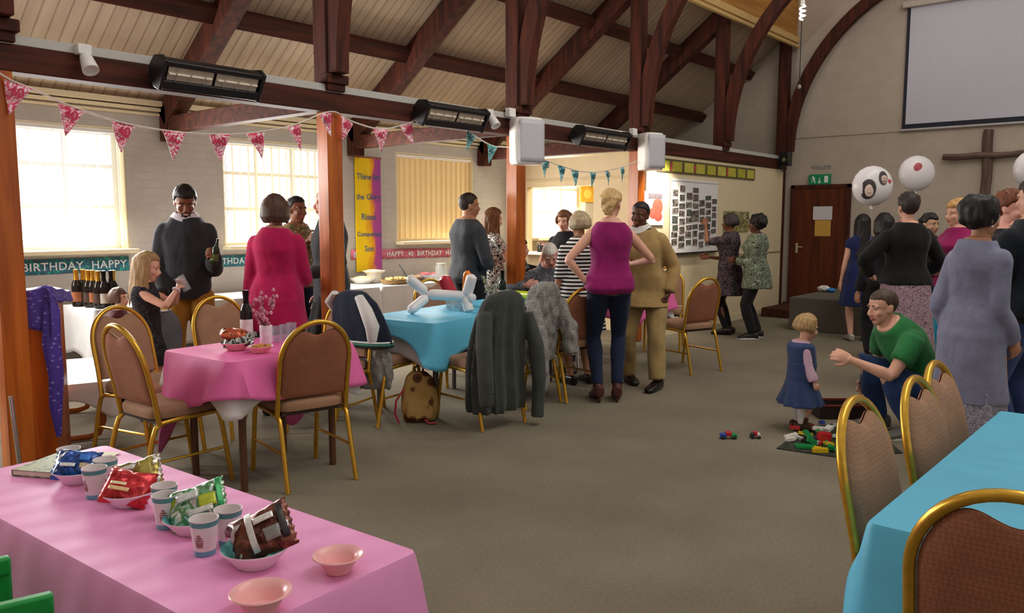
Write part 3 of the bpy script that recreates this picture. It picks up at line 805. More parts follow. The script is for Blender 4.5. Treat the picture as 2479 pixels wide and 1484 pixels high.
    def smile(s):
        hh = s.hh; mb = MB(); mb.tube([s.hd(x, .392 - 2.2 * x * x, -.268 + 2.2 * x * x) for x in (-.085, -.05, 0, .05, .085)], [.006 * hh, .014 * hh, .018 * hh, .014 * hh, .006 * hh], 8)
        mb.build('teeth', plain('efe9e0', .3, var=.02), s.root)
def xy(px, py, d): p = onD(px, py, d); return (p.x, p.y)
def fz(px, py): p = onZ(px, py, 0); return (p.x, p.y)
def loc_(xyv, face, w):
    """world point -> the person's own axes"""
    a = R(face) - PI / 2; dx, dy = w[0] - xyv[0], w[1] - xyv[1]; return (dx * math.cos(a) + dy * math.sin(a), -dx * math.sin(a) + dy * math.cos(a), w[2] if len(w) > 2 else 0)
BLACKT = fabric('17171a'); NAVYT = fabric('1d2436'); CHAR = fabric('2e2f34')
JEANS = fabric('1c2740', 420); DENIM = fabric('2f4878', 420)
BLKSHOE = plain('15120f', .3, var=.1); BRNSHOE = plain('3a2114', .35, var=.15)
# 1 man in the dark jumper by the window
a = Person('man in charcoal jumper over pale collar and mustard trousers, smiling down by the nearest window', xy(452, 600, 6.5), 238, 1.77, 'm', 'brown', head=(8, 24, 0), lean=(3, 0), lh=(-.215, .27, 1.2), rh=(.18, .2, .90), lel=(-.1, -.5, -1), rel=(.35, -1, 0), lcurl=58, rcurl=45, wide=.9, deep=1.08, vox=.0072)
a.hair('short', '1a1310', .07, .24, disp=.004, dsc=60); a.beardmesh('20140f', 1); a.smile(); a.top('jumper', CHAR, inf=.026, t0=-.02, fold=.014); a.trousers('trousers', fabric('9a6a24'), .016); a.collar(plain('d6d2dc', .7, var=.04)); a.shoes(BRNSHOE); MAN1 = a
# 2 girl drinking
a = Person('girl with long fair hair in a dark patterned dress drinking from a clear tumbler', xy(350, 700, 5.95), 322, 1.27, 'f', 'fair', 1, head=(-4, 14, 0), lh=(-.03, .235, 1.0), rh=(.05, .24, .985), lel=(-.6, -.1, -1), rel=(.9, -.1, -1), lcurl=50, rcurl=50)
a.hair('long', 'a0825a', .05, .27, length=1.25, seed=3); a.top('dress_bodice', blotch('dark_dress', ['1c1a1f', '26242a', '4a464c'], 60), sleeve=0, inf=.012); a.skirt('dress_skirt', _M.get('x') or bpy.data.materials['dark_dress'], .42, flare=.5)
a.shoes(BLKSHOE); GIRL = a
q = MB(); sh, e, w = a.arms[1]; d = (w - e).normalized(); q.tube([w - d * .02 + (frame_of(d)[0] * math.cos(t * PI / 6) + frame_of(d)[1] * math.sin(t * PI / 6)) * .026 for t in range(12)], .007, 6, closed=True); q.build('bracelet', plain('e8d8e4', .4), a.root)
# small child behind her
a = Person('small brown-haired child half hidden behind the fair-haired girl and the bottles', xy(286, 715, 6.3), 305, .97, 'f', 'fair', 1, vox=.01)
a.hair('bob', '5c4030', length=.55); a.top('shirt', fabric('5c3038'), inf=.012); a.trousers('trousers', NAVYT); a.shoes(BLKSHOE)
# 3 woman in crimson
a = Person('woman with a brown bob in a long crimson cardigan, seen from behind', xy(668, 600, 6.1), 40, 1.675, 'f', 'tan', wide=1.03, deep=1.05, rh=(.10, .29, 1.0), rel=(.5, -.6, -.8), head=(-6, 4, 0))
a.hair('bob', '4a3225', .07, .22, length=.72, disp=.005); a.top('cardigan', fabric('ae184e', 320, .35), inf=.022, hem=.66, flare=.12, fold=.012, t0=.08); a.trousers('trousers', BLACKT, .012); a.shoes(BLKSHOE)
# 4 man behind her
a = Person('man with cropped dark hair in a green floral shirt facing the woman in crimson', xy(716, 520, 7.4), 270, 1.705, 'm', 'brown', head=(6, 2, 0), rh=(.06, .26, 1.30), rcurl=50, vox=.0072)
a.hair('short', '1d1613', .035, .27, disp=.003, dsc=70); a.top('shirt', blotch('green_floral_shirt', ['2f4a30', '5c7a44', 'a8604e', '26302a', 'c8c4a8'], 22), inf=.016); a.trousers('trousers', NAVYT); a.shoes(BLKSHOE)
# 5 bald man behind the second post
a = Person('bald man in dark grey jacket, mostly hidden behind the orange varnished post', xy(797, 560, 7.0), 152, 1.76, 'm', 'pink', head=(-6, 4, 0), wide=1.1, lh=(-.2, .2, 1.05), vox=.0075)
a.hair('bald', 'b08878', side=-.5, nape=-.6, disp=0, brows=False); a.top('jacket', fabric('34353b'), inf=.024, hem=.78, fold=.012); a.trousers('trousers', BLACKT); a.shoes(BLKSHOE)
# 6 man right of the cream blind
a = Person('man in slate jumper with cropped hair standing in front of the cream blind', xy(1133, 600, 8.0), 345, 1.755, 'm', 'tan', head=(-14, 2, 0), rh=(.10, .20, 1.04), lh=(-.1, .24, 1.06), rel=(1, -.7, -.3), rcurl=50, wide=1.12, deep=1.08)
a.hair('short', '2c2018', .03, .26, disp=.003, dsc=70); a.top('jumper', fabric('3b3d42'), inf=.02, t0=0.0, fold=.014); a.trousers('trousers', BLACKT, .016); a.shoes(BLKSHOE); MAN6 = a
# 7 woman beside him
a = Person('woman with long brown hair in black and white floral dress holding a green bottle', xy(1190, 600, 8.55), 335, 1.62, 'f', 'fair', rh=(.06, .25, 1.18), lh=(-.04, .25, 1.1), rel=(.8, -.3, -1), rcurl=55, head=(0, 8, 0))
a.hair('long', '6a4526', .05, .27, length=1.35, seed=5); m = blotch('floral_dress', ['141414', 'e6e2dc', '1a1a1a', 'd8d4cc'], 18); a.top('dress_bodice', m, sleeve=.5, inf=.014); a.skirt('dress_skirt', m, .45, flare=.4); a.shoes(BLKSHOE); WOM7 = a
# 8 woman in black by the hatch
a = Person('woman with cropped brown hair in black top in front of the bright kitchen hatch', xy(1368, 560, 9.0), 188, 1.60, 'f', 'fair', lh=(.05, .26, 1.2), rh=(.1, .3, 1.15), head=(6, 10, 0), lel=(-1, -.2, -.7))
a.hair('bob', '6b4224', .06, .22, length=.5, disp=.005); a.top('blouse', BLACKT, sleeve=.45, inf=.014); a.trousers('trousers', BLACKT); a.shoes(BLKSHOE)
q = MB(); sh, e, w = a.arms[0]; q.ell(w, (.024, .024, .024), n=10); q.build('wristwatch', plain('dcdcdc', .3, .8), a.root)
# 9 old man sitting
SIT = dict(hip=.50, lf=(-.11, .40, 0), rf=(.11, .42, 0))
a = Person('seated old man with thin white hair in grey patterned shirt bowing his head', xy(1335, 640, 8.3), 226, 1.72, 'm', 'pink', lean=(14, 4), bow=8, head=(0, 34, 6), lh=(-.16, .34, .66), rh=(.30, .26, .84), **SIT)
a.hair('bald', 'd8d0c8', disp=.003); a.top('shirt', blotch('grey_check_shirt', ['4c4e58', '8c8e98', '3a3c46', '6c6e7a'], 30), sleeve=2, inf=.02); a.trousers('trousers', CHAR, .014); a.shoes(BLKSHOE); OLD = a
a = Person('seated person in black, one arm out, mostly hidden behind the post with the nearer loudspeaker', xy(1256, 640, 9.2), 300, 1.66, 'f', 'fair', rh=(.2, .38, 1.0), lh=(-.02, .36, 1.1), lcurl=40, lel=(-.5, 0, -1), **SIT)
a.hair('bob', '3a2a20', length=.6); a.top('blouse', BLACKT, sleeve=.9, inf=.02); a.trousers('trousers', BLACKT); a.shoes(BLKSHOE); HID = a
# 11 striped dress
a = Person('woman with short ash blonde hair in black and white striped dress and flats', xy(1404, 700, 7.25), 62, 1.565, 'f', 'tan', head=(10, 6, 0), wide=1.14, deep=1.12, rh=(.1, .28, 1.0))
a.hair('bob', 'b09c7c', .06, .22, length=.55); m = stripes('striped_jersey', '1a1a1e', 'e2e0da', 30); a.top('dress_bodice', m, sleeve=1.0, inf=.016); a.skirt('dress_skirt', m, .48, flare=.22, pleat=.02); a.shoes(BLKSHOE)
# 12 magenta top
p12 = fz(1472, 972)
a = Person('woman in magenta sleeveless top, navy jeans and brown ankle boots with her back turned', p12, 40, 1.685, 'f', 'fair', heel=.05, lh=(-.185, -.03, .98), lel=(-1, -.35, .1), rh=(.2, .24, 1.12), rel=(1, -.4, -.5), lf=(-.085, 0, 0), rf=(.075, .02, 0), head=(-24, 6, 0), lcurl=40, wide=1.04, vox=.0072)
a.hair('updo', 'c2a06c', .06, .2, length=.4, disp=.007, seed=2); a.top('vest_top', fabric('8a1a60', 300), sleeve=0, inf=.022, t0=.02, t1=.945, fold=.012); a.trousers('jeans', JEANS, .011, slim=1, fold=.006); a.shoes(plain('4c2622', .4, var=.2, scale=40), shaft=.16, name='ankle_boot', heel=.05)
q = MB(); sh, e, w = a.arms[0]; d = (w - e).normalized(); X, Yv = frame_of(d); q.tube([w - d * .015 + (X * math.cos(t * PI / 6) + Yv * math.sin(t * PI / 6)) * .027 for t in range(12)], .005, 6, closed=True); q.build('bracelet', plain('2a1a30', .4), a.root)
# 13 tan suit
p13 = fz(1562, 930); f13 = 196
l13 = loc_(p13, f13, fz(1590, 944)); r13 = loc_(p13, f13, fz(1522, 925))
a = Person('man in tan suit with dark cropped hair standing behind the magenta top', p13, f13, 1.655, 'm', 'dark', lf=(l13[0], l13[1], 0), rf=(r13[0], r13[1], 0), lfy=-10, rfy=35, lean=(4, 7), head=(-10, 4, -4), lh=(-.2, .04, .84), lel=(-.7, -.9, 0), lcurl=60, rh=(.12, .3, 1.1), wide=.98, vox=.0072)
a.hair('short', '1c1614', .03, .27, disp=.003, dsc=70); a.top('jacket', fabric('a68a5a', 340, .3), inf=.026, hem=.72, flare=.14, fold=.016, t1=.95); a.trousers('trousers', fabric('9c8558', 340, .3), .018, flare=.006, fold=.012); a.shoes(BLKSHOE); a.collar(plain('d8d4cc', .7))
# 14 two women at the display wall
a = Person('woman in dark floral dress reaching up to the display wall beside the photo board', xy(1766, 640, 10.5), 100, 1.57, 'f', 'brown', lh=(-.02, .32, 1.42), rh=(.1, .3, 1.0), lel=(-.4, .2, -1), wide=1.1, deep=1.1, vox=.0095)
a.hair('bob', '3c3430', .09, .22, length=.5); a.top('dress_bodice', blotch('dark_floral', ['1e1b20', '3c343c', '6a5a62', '141216'], 26), sleeve=.9, inf=.018); a.skirt('dress_skirt', bpy.data.materials['dark_floral'], .52, flare=.3); a.trousers('tights', BLACKT, .004, slim=1); a.shoes(BLKSHOE); W14 = a
a = Person('woman with a round black afro in a grey green patterned tunic by the display wall', xy(1830, 640, 10.1), 118, 1.55, 'f', 'dark', rh=(.02, .24, .98), lh=(-.02, .25, .98), rel=(1, -.4, -.4), wide=1.18, deep=1.18, head=(8, 0, 0), lf=(-.06, .02, 0), rf=(.14, -.06, 0), vox=.0095)
a.hair('afro', '120e0d', spread=1.0); a.top('tunic', blotch('grey_green_tunic', ['56604e', '7c846e', '3c443a', '90968a'], 26, dist=.5), inf=.024, hem=.64, flare=.14); a.trousers('trousers', BLACKT, .012); a.shoes(plain('1c1c1c', .5), sole=plain('d8d8d4', .5))
# 15 toddler
pt = fz(1934, 1040)
a = Person('toddler girl in denim pinafore, pink sleeves and brown boots looking at the crouching man', pt, 308, .86, 'f', 'fair', 2, head=(4, 14, 0), lh=(-.12, .10, .36), rh=(.13, .06, .34), vox=.0065)
a.hair('bob', 'a58558', .04, .27, vox=.006, disp=.004, length=.52, spread=.9); a.top('blouse', plain('c4a2b6', .8, var=.06), inf=.010, puff=.006, vox=.008); m = fabric('34436a', 420)
a.top('pinafore', m, sleeve=0, inf=.017, t1=.93, vox=.008); a.skirt('pinafore_skirt', m, .19, t1=.5, flare=.62, pleat=.07, np_=11, inf=.02, vox=.008)
for i, (hp, kn, an, yw) in enumerate(a.legs): q = MB(); q.tube([an + Vector((0, 0, .02)), an + Vector((0, 0, .09)), an + Vector((0, 0, .15))], [.026, .031, .033], 14); q.build('sock', plain('dedad6', .8), a.root)
a.shoes(plain('4a2e1c', .5, var=.15), shaft=.07, name='boot', big=1.25)
# 16 crouching man
p16 = xy(2236, 960, 5.55); f16 = 138
lh16 = loc_(p16, f16, onD(2062, 872, 5.35)); rh16 = loc_(p16, f16, onD(2096, 925, 5.75))
a = Person('crouching man in green T-shirt with shaved head holding out a hand to the toddler', p16, f16, 1.76, 'm', 'fair', hip=.31, hipo=(0, -.02), lean=(34, 0), bow=10, head=(2, 8, 0), lh=lh16, rh=rh16, lel=(-.6, -.5, -1), rel=(.7, -.4, -.6), lf=(-.13, .16, 0), rf=(.15, .24, 0), knee=(0, .35), lcurl=34, rcurl=20, vox=.0068)
a.hair('short', '4a3a30', .016, .24, nape=-.3, disp=.002, dsc=80); a.top('t_shirt', fabric('2c7440', 300), sleeve=.62, inf=.016, puff=.012, cuff=0, fold=.010); a.trousers('jeans', DENIM, .012, fold=.012); a.shoes(plain('6a6862', .6), sole=plain('d8d4cc', .6)); CR = a
# 17.. the group at the far right
a = Person('girl with long black hair in a navy dress standing in front of the stage block', fz(2076, 825), 28, 1.56, 'f', 'fair', vox=.0095, rh=(.18, .12, .9))
a.hair('long', '15100e', .06, .2, length=1.9, seed=8); a.top('dress_bodice', fabric('1a2450'), sleeve=.3, inf=.015); a.skirt('dress_skirt', fabric('1a2450'), .44, flare=.35); a.shoes(plain('b8b4ac', .3, .6), heel=.0)
a = Person('dark haired woman in black behind the floral skirt, her back turned', xy(2140, 560, 8.5), 40, 1.56, 'f', 'tan', vox=.0095)
a.hair('bob', '191412', .07, .2, length=.95); a.top('blouse', BLACKT, inf=.018); a.trousers('trousers', BLACKT); a.shoes(BLKSHOE)
a = Person('woman in black cardigan and pale floral skirt with cropped dark hair, her back turned', xy(2193, 640, 6.95), 42, 1.715, 'f', 'fair', wide=1.04, deep=1.08, rh=(.19, .22, 1.0), lh=(-.22, .2, 1.02), rel=(1, -.4, -.3), lel=(-1, -.4, -.3), head=(-6, 0, 0))
a.hair('messy', '2c221e', .06, .2, nape=-.3, disp=.005, seed=11); a.top('cardigan', fabric('0f1011'), inf=.026, t0=.14, fold=.012); a.skirt('skirt', blotch('pale_floral', ['a48a94', '6c4a58', 'b8a2a8', '8a6a78', '54404c'], 34), .33, flare=.3, pleat=.04); a.shoes(BLKSHOE)
q = MB(); q.tube([a.N + Vector((math.cos(t * PI / 8) * .068, math.sin(t * PI / 8) * .06, -.012)) for t in range(16)], .011, 6, closed=True); q.build('scarf', plain('b84a58', .7, var=.5, scale=60), a.root)
a = Person('olive skinned woman with dark tied hair between the black cardigan and the blonde', xy(2247, 560, 8.2), 232, 1.56, 'f', 'olive', vox=.0085, head=(10, 4, 0))
a.hair('updo', '17110f', .05, .22); a.top('blouse', BLACKT, inf=.016); a.trousers('trousers', BLACKT); a.shoes(BLKSHOE)
a = Person('blonde woman in magenta cardigan and long turquoise skirt turned towards the black cardigan', xy(2314, 640, 7.2), 136, 1.665, 'f', 'fair', head=(0, 2, 0), wide=1.12, lh=(-.06, .28, 1.02), rh=(.1, .3, 1.0), lel=(-1, -.5, -.4))
a.hair('messy', 'bd9058', .08, .22, nape=-.34, disp=.006, seed=6); a.top('cardigan', fabric('8a1452'), inf=.022, t0=.1, sleeve=1.4); a.skirt('skirt', fabric('1690b0'), .12, flare=.35, pleat=.05); a.shoes(BLKSHOE)
a = Person('woman with short black hair in a long lilac grey cardigan over a floral dress', xy(2362, 700, 4.55), -22, 1.61, 'f', 'tan', head=(-14, 4, 0), wide=.86, deep=1.0, rh=(.14, .14, .80), lh=(-.17, .08, .80), lel=(-.2, -1, 0), rel=(.2, -1, 0), vox=.0072)
a.hair('afro', '15110f', .1, .18, nape=-.3, spread=.93); a.top('cardigan', fabric('77788f', 200, .5), inf=.024, hem=.46, flare=.2, wave=.03, fold=.014, t1=.975); a.skirt('dress_skirt', blotch('dotted_dress', ['55566a', 'b8b4bc', '4a4a5c', '8a8694'], 60), .28, flare=.3); a.shoes(BLKSHOE)
q = MB(); q.ell(a.hd(.33, -.02, -.2), (.008, .008, .008), n=8); q.build('earring', plain('e8e4e0', .2, 1.0), a.root)
a = Person('man in dark navy jumper and blue jeans in the embrace beside the lilac grey cardigan', xy(2500, 640, 4.85), 62, 1.74, 'm', 'fair', wide=1.12, rh=(.2, .3, 1.2), lh=(-.15, .3, 1.2))
a.hair('messy', '2a211c', .05, .2, disp=.005, seed=12); a.top('jumper', fabric('141a22'), inf=.024, t0=0, fold=.014); a.trousers('jeans', fabric('34446e', 420), .014); a.shoes(BLKSHOE)
s23 = xy(2500, 640, 4.85); q24 = xy(2436, 560, 5.4)
a = Person('person with red brown hair reaching round the shoulders of the man in navy', q24, 250, 1.68, 'f', 'pink', lh=loc_(q24, 250, onD(2470, 545, 4.98)), rh=(.1, .3, 1.2), head=(10, 4, 0), lcurl=30, lel=(-1, 0, .1))
a.hair('messy', '6a3a24', .06, .2, disp=.006, seed=14); a.top('jumper', fabric('262026'), inf=.02); a.trousers('trousers', BLACKT); a.shoes(BLKSHOE)
# ================================================================ chairs
GOLD = plain('cfa03a', .3, .75, .1, 40); CHROME = plain('c9c6c2', .22, 1.0, .05)
def weave(name, a, b, scale):
    n = NT(name, .85, 0, .2); v = n.mapping((scale, scale, scale), (0, R(45), 0)); ch = n.tex('ShaderNodeTexChecker', v, Scale=1.0); ch.inputs[1].default_value = c(a); ch.inputs[2].default_value = c(b)
    nz = n.tex('ShaderNodeTexNoise', n.mapping(), Scale=7.0, Detail=3.0); n.col(n.mix(1.0, ch.outputs[0], n.ramp(nz.outputs[0], [(.3, (.88, .88, .88, 1)), (.7, (1.1, 1.1, 1.1, 1))]), 'MULTIPLY')); n.bump(ch.outputs[1], .25, .002); return n.m
TAN = weave('tan_woven_seat_cloth', '96725a', 'a27e64', 110); BROWN = weave('brown_woven_back_cloth', '98634c', '8a5842', 120)
def chair_y(z): return -.165 - .115 * max(0, (z - .4) / .53) ** 1.25
def archpts(w, zt, z0, n=22, y=0.0):
    """side - arch - side outline of the back, w half width, zt top"""
    zc = zt - w * 1.08; out = [(-w, z0), (-w, (z0 + zc) / 2)]
    out += [(-w * math.cos(PI * i / n), zc + (zt - zc) * math.sin(PI * i / n)) for i in range(n + 1)]
    return out + [(w, (z0 + zc) / 2), (w, z0)]
def make_chair(label, group, metal=GOLD, cat='chair'):
    t = thing('banquet_chair', label, cat, group=group)
    q = MB(); P = archpts(.205, .93, .40); q.tube([(x, chair_y(z), z) for x, z in P], .0142, 10); q.build('back_frame', metal, t)
    # padded back: outline under the arch, dipping in the middle to leave the hand hole
    def outline(w):
        o = []
        for x, z in archpts(w, .915, .50, 40):
            dip = .058 * (.5 + .5 * math.cos(PI * x / .115)) if abs(x) < .115 else 0; o.append((x, z - dip if z > .75 else z))
        return o
    def shell(nm, m, off, bulge):
        q = MB(); O = outline(.19); k = len(O); cx, cz = 0, .66; rings = []
        for s_, b in ((1.0, 0), (.985, .35), (.93, .8), (.7, 1.0), (.35, 1.05)):
            rings.append([Vector((cx + (x - cx) * s_, chair_y(cz + (z - cz) * s_) + off * (.12 + b) + bulge * b, cz + (z - cz) * s_)) for x, z in O])
        q.loft(rings, caps=False); f = q.bm.verts.new(Vector((0, chair_y(cz) + off * 1.17 + bulge * 1.05, cz)))
        q.bm.verts.ensure_lookup_table(); last = q.bm.verts[-1 - k:-1]
        for j in range(k): q.bm.faces.new((last[j], last[(j + 1) % k], f))
        return q.build(nm, m, t)
    shell('backrest', TAN, .022, .006); shell('back_panel', BROWN, -.012, -.002)
    q = MB(); rr = []
    for z, s_ in ((.425, .93), (.43, .985), (.455, 1.0), (.475, .985), (.488, .93), (.495, .8), (.498, .4)):
        rr.append([Vector((.205 * s_ * math.copysign(abs(math.cos(a)) ** .38, math.cos(a)), .02 + .215 * s_ * math.copysign(abs(math.sin(a)) ** .38, math.sin(a)), z)) for a in [2 * PI * j / 36 for j in range(36)]])
    q.loft(rr); q.build('seat', TAN, t)
    q = MB(); q.box((0, .02, .415), (.36, .38, .02)); q.build('seat_base', plain('3a2a22', .7), t)
    for s_ in (-1, 1):
        q = MB(); q.tube([(.205 * s_, -.285, .0), (.2 * s_, -.205, .33), (.2 * s_, -.185, .385), (.2 * s_, -.15, .408), (.2 * s_, -.05, .415), (.2 * s_, .17, .418)], .0138, 10); q.build('leg', metal, t)
        q = MB(); q.tube([(.2 * s_, .255, .0), (.195 * s_, .205, .35), (.193 * s_, .185, .42)], .0138, 10); q.build('leg', metal, t)
        q = MB(); q.tube([(.2 * s_, -.235, .2), (.198 * s_, .228, .2)], .008, 8); q.build('stretcher', metal, t)
    return t
GC = 'gold framed banquet chairs'
def face_rot(deg): return R(deg) - PI / 2
ch0 = make_chair('brown backed gold chair nearest the viewer at the pink cloth table, its back to us', GC)
def put(o, x, y, deg): o.location = (x, y, 0); o.rotation_euler = (0, 0, face_rot(deg))
put(ch0, 2.735, 3.905, 78)
for x, y, deg, lb in [
    (2.16, 4.33, 2, 'gold chair pulled up to the short end of the pink cloth table by the lectern'),
    (2.36, 4.98, 282, 'gold chair behind the pink cloth table with the fair haired girl just behind it'),
    (3.08, 5.13, 268, 'gold chair behind the pink cloth table in front of the woman in crimson'),
    (3.50, 4.62, 196, 'gold chair facing the pink cloth table beside the one hung with the navy top'),
    (3.97, 4.62, 8, 'gold chair hung with a navy top and grey fur at the blue cloth table'),
    (4.36, 3.98, 82, 'gold chair completely draped with the dark grey suit jacket'),
    (5.06, 4.17, 84, 'gold chair draped with the pale grey fur coat at the blue cloth table'),
    (5.47, 4.04, 80, 'brown backed gold chair beside the magenta top at the end of the blue cloth table'),
    (5.27, 5.20, 262, 'gold chair on the far side of the blue cloth table behind the white balloon figure'),
    (8.25, 4.62, 205, 'gold chair by the photo board facing this way beyond the tan suit'),
    (7.25, 3.80, 72, 'gold chair with its back turned standing in front of the photo board wall'),
    (2.55, .485, 268, 'gold chair at the long side of the foreground blue table, nearest of the three'),
    (3.02, .43, 268, 'gold chair at the long side of the foreground blue table, middle one of the three'),
    (3.41, .45, 268, 'gold chair at the long side of the foreground blue table, farthest of the three'),
    (2.13, .235, 2, 'gold chair at the short end of the foreground blue table, largest in view')]:
    dup(ch0, (x, y, 0), face_rot(deg), lb)
cw = make_chair('white framed chair at the far end of the turquoise table before the old man', 'white framed chairs', plain('d6d2cc', .3, .6)); put(cw, 6.26, 4.68, 186)
o = dup(cw, (OLD.root.location.x - .02, OLD.root.location.y - .06, 0), face_rot(226), 'chair carrying the old man with thin white hair')
o = dup(cw, (HID.root.location.x, HID.root.location.y - .02, 0), face_rot(300), 'chair carrying the person in black behind the arcade post')
# ================================================================ tables and cloths
def clothmat(name, hx, rough=.5):
    n = NT(name, rough, 0, .25); a = c(hx); v = n.mapping()
    t = n.tex('ShaderNodeTexNoise', n.mapping((3, 3, 3)), Scale=1.0, Detail=5.0, Distortion=1.2); w = n.tex('ShaderNodeTexWave', n.mapping((1, 1, 1), (0, 0, R(12))), Scale=2.2, Distortion=2.5, Detail=1.0)
    n.col(n.ramp(t.outputs[0], [(.3, sc(a, .94)), (.7, sc(a, 1.06))])); mx = n.mix(.35, t.outputs[0], w.outputs[0]); n.bump(mx, .35, .012); return n.m
PINK = clothmat('pink_cloth', 'e496c6'); PINK2 = clothmat('pink_cloth_deep', 'e06aa6', .5); BLUE = clothmat('turquoise_cloth', '5cb4d4'); WHT = clothmat('white_cloth', 'dcdad8', .6)
def cloth(name, label, cat, org, ang, L, Wd, z, drops, extra, mat, waves=11, amp=.018, flare=.05, seed=1, rc=.02, group=None):
    """rectangle 0..L x 0..Wd, own axes turned by ang; extra: how much lower each corner hangs (00, L0, LW, 0W)"""
    rnd = random.Random(seed); pts = []; drops = drops if isinstance(drops, tuple) else (drops,) * 4
    corners = [((rc, rc), PI, 0), ((L - rc, rc), 1.5 * PI, 1), ((L - rc, Wd - rc), 0, 2), ((rc, Wd - rc), .5 * PI, 3)]
    per = []
    def seg(a, b, n, k):
        for i in range(n): per.append((a[0] + (b[0] - a[0]) * i / n, a[1] + (b[1] - a[1]) * i / n, k))
    nL, nW = max(12, int(L * 34)), max(10, int(Wd * 34))
    ends = [((rc, 0), (L - rc, 0), nL, 0), ((L, rc), (L, Wd - rc), nW, 1), ((L - rc, Wd), (rc, Wd), nL, 2), ((0, Wd - rc), (0, rc), nW, 3)]
    nrm = [(0, -1), (1, 0), (0, 1), (-1, 0)]; P = []
    for k, (a, b, n, _) in enumerate(ends):
        for i in range(n + 1):
            P.append((Vector((a[0] + (b[0] - a[0]) * i / n, a[1] + (b[1] - a[1]) * i / n, 0)), Vector((*nrm[k], 0))))
        cc = [(L - rc, rc), (L - rc, Wd - rc), (rc, Wd - rc), (rc, rc)][k]; a0 = [-PI / 2, 0, PI / 2, PI][k]
        for i in range(1, 8):
            an = a0 + PI / 2 * i / 8; d = Vector((math.cos(an), math.sin(an), 0)); P.append((Vector((*cc, 0)) + d * rc, d))
    cor = [Vector((0, 0, 0)), Vector((L, 0, 0)), Vector((L, Wd, 0)), Vector((0, Wd, 0))]
    K = 9; rings = []; ph = [rnd.uniform(0, 6.3) for _ in range(3)]
    D = [0]; 
    for i in range(1, len(P)): D.append(D[-1] + (P[i][0] - P[i - 1][0]).length + .012)
    rings.append([p.copy() for p, d in P])
    for k in range(1, K + 1):
        u = k / K; ring = []
        for i, (p, d) in enumerate(P):
            q = p.copy(); e_ = [p.y, L - p.x, Wd - p.y, p.x]; ww = [math.exp(-max(0, x) / .05) for x in e_]; dr = sum(a_ * b_ for a_, b_ in zip(ww, drops)) / sum(ww)
            cn = 0
            for j in range(4):
                g = math.exp(-((p - cor[j]).length / .16) ** 1.3); dr += extra[j] * g; cn = max(cn, g)
            s_ = D[i]; w = math.sin(s_ * waves + ph[0]) * .6 + math.sin(s_ * waves * 1.9 + ph[1]) * .4
            q += d * (.006 + flare * u ** .8 * (1 - .5 * cn) + amp * w * u + .05 * cn * u) ; q.z = -dr * u * (1 - .03 * w) - .004
            if k == 1: q = p + d * .006 + Vector((0, 0, -.012))
            ring.append(q)
        rings.append(ring)
    M = Matrix.Translation((org[0], org[1], z)) @ Matrix.Rotation(ang, 4, 'Z'); mb = MB()
    mb.loft([[p for p in r] for r in rings], caps=False)
    mb.bm.verts.ensure_lookup_table(); top = mb.bm.verts[:len(P)]; mb.bm.faces.new(top)
    o = mb.build(name, mat, None, solid=.0015); o.matrix_world = M
    return tag(o, label, cat, group)
def table(label, org, ang, L, Wd, z, mat_leg, r=.018, cat='table', name='folding_table', top=None, kind='tube'):
    t = thing(name, label, cat, (org[0], org[1], 0), ang)
    q = MB(); q.box((L / 2, Wd / 2, z - .03), (L - .012, Wd - .012, .03)); q.build('tabletop', top or plain('8a6a48', .5), t, bevel=.006)
    for x in (.12, L - .12):
        for y in (.09, Wd - .09):
            q = MB(); q.tube([(x, y, z - .045), (x, y, .0)], r, 10); q.build('leg', mat_leg, t)
    return t
BRLEG = plain('5a3a26', .4, var=.1); GRLEG = plain('6a6a68', .4, .5)
# foreground pink trestle
ZT = .58; A, B, Dp = onZ(255, 1078, ZT), onZ(1010, 1335, ZT), onZ(0, 1255, ZT)
u = (B - A); LT = u.length; u.normalize(); nrm = Vector((-u.y, u.x, 0))
if nrm.dot(Dp - A) < 0: nrm = -nrm
WT = abs((Dp - A).dot(nrm)); org1 = A + nrm * WT          # own x runs from far end to near end along u
ang1 = math.atan2(u.y, u.x)
ORG1 = org1 if nrm.cross(u).z > 0 else A
table('low trestle table under the foreground pink cloth', ORG1, ang1, LT, WT, ZT - .004, GRLEG)
cloth('tablecloth', 'shiny pink cloth on the foreground table with the cups and crisp bowls', 'tablecloth', ORG1, ang1, LT, WT, ZT, .33, (.05, .05, .05, .05), PINK, 8, .014, .05, 3, .025)
# square pink table with white undercloth
N2, ang2 = (2.235, 3.80), R(2.5)
table('table under the pink cloth with the flower vase', N2, ang2, .86, .66, .735, BRLEG, .021)
cloth('undercloth', 'white cloth showing at the corners below the pink cloth with the vase', 'tablecloth', (N2[0] + .014, N2[1] + .014), ang2, .832, .632, .734, .18, (.11, .13, .0, .0), WHT, 9, .004, .0, 5)
cloth('tablecloth', 'pink cloth on the table with the flower vase and wine bottle', 'tablecloth', N2, ang2, .865, .665, .742, (.24, .25, .25, .25), (-.07, .0, .38, .36), PINK2, 10, .026, .05, 7, .05)
# long blue table
N3, ang3 = (4.06, 4.14), R(7.3)
for i in (0, 1): table('table under the turquoise cloth with the balloon figure, its %s half' % ('nearer', 'farther')[i], (N3[0] + math.cos(ang3) * .98 * i, N3[1] + math.sin(ang3) * .98 * i), ang3, .97, .74, .735, GRLEG)
cloth('undercloth', 'white cloth showing below the corner of the turquoise cloth', 'tablecloth', (N3[0] + .012, N3[1] + .014), ang3, 1.93, .715, .734, (.16, .1, .1, .24), (.12, .0, .0, .0), WHT, 9, .004, .014, 15)
cloth('tablecloth', 'turquoise cloth on the long table with balloons and flowers', 'tablecloth', N3, ang3, 1.96, .745, .742, (.2, .2, .2, .09), (.2, .06, .06, .1), BLUE, 8, .022, .05, 9, .03)
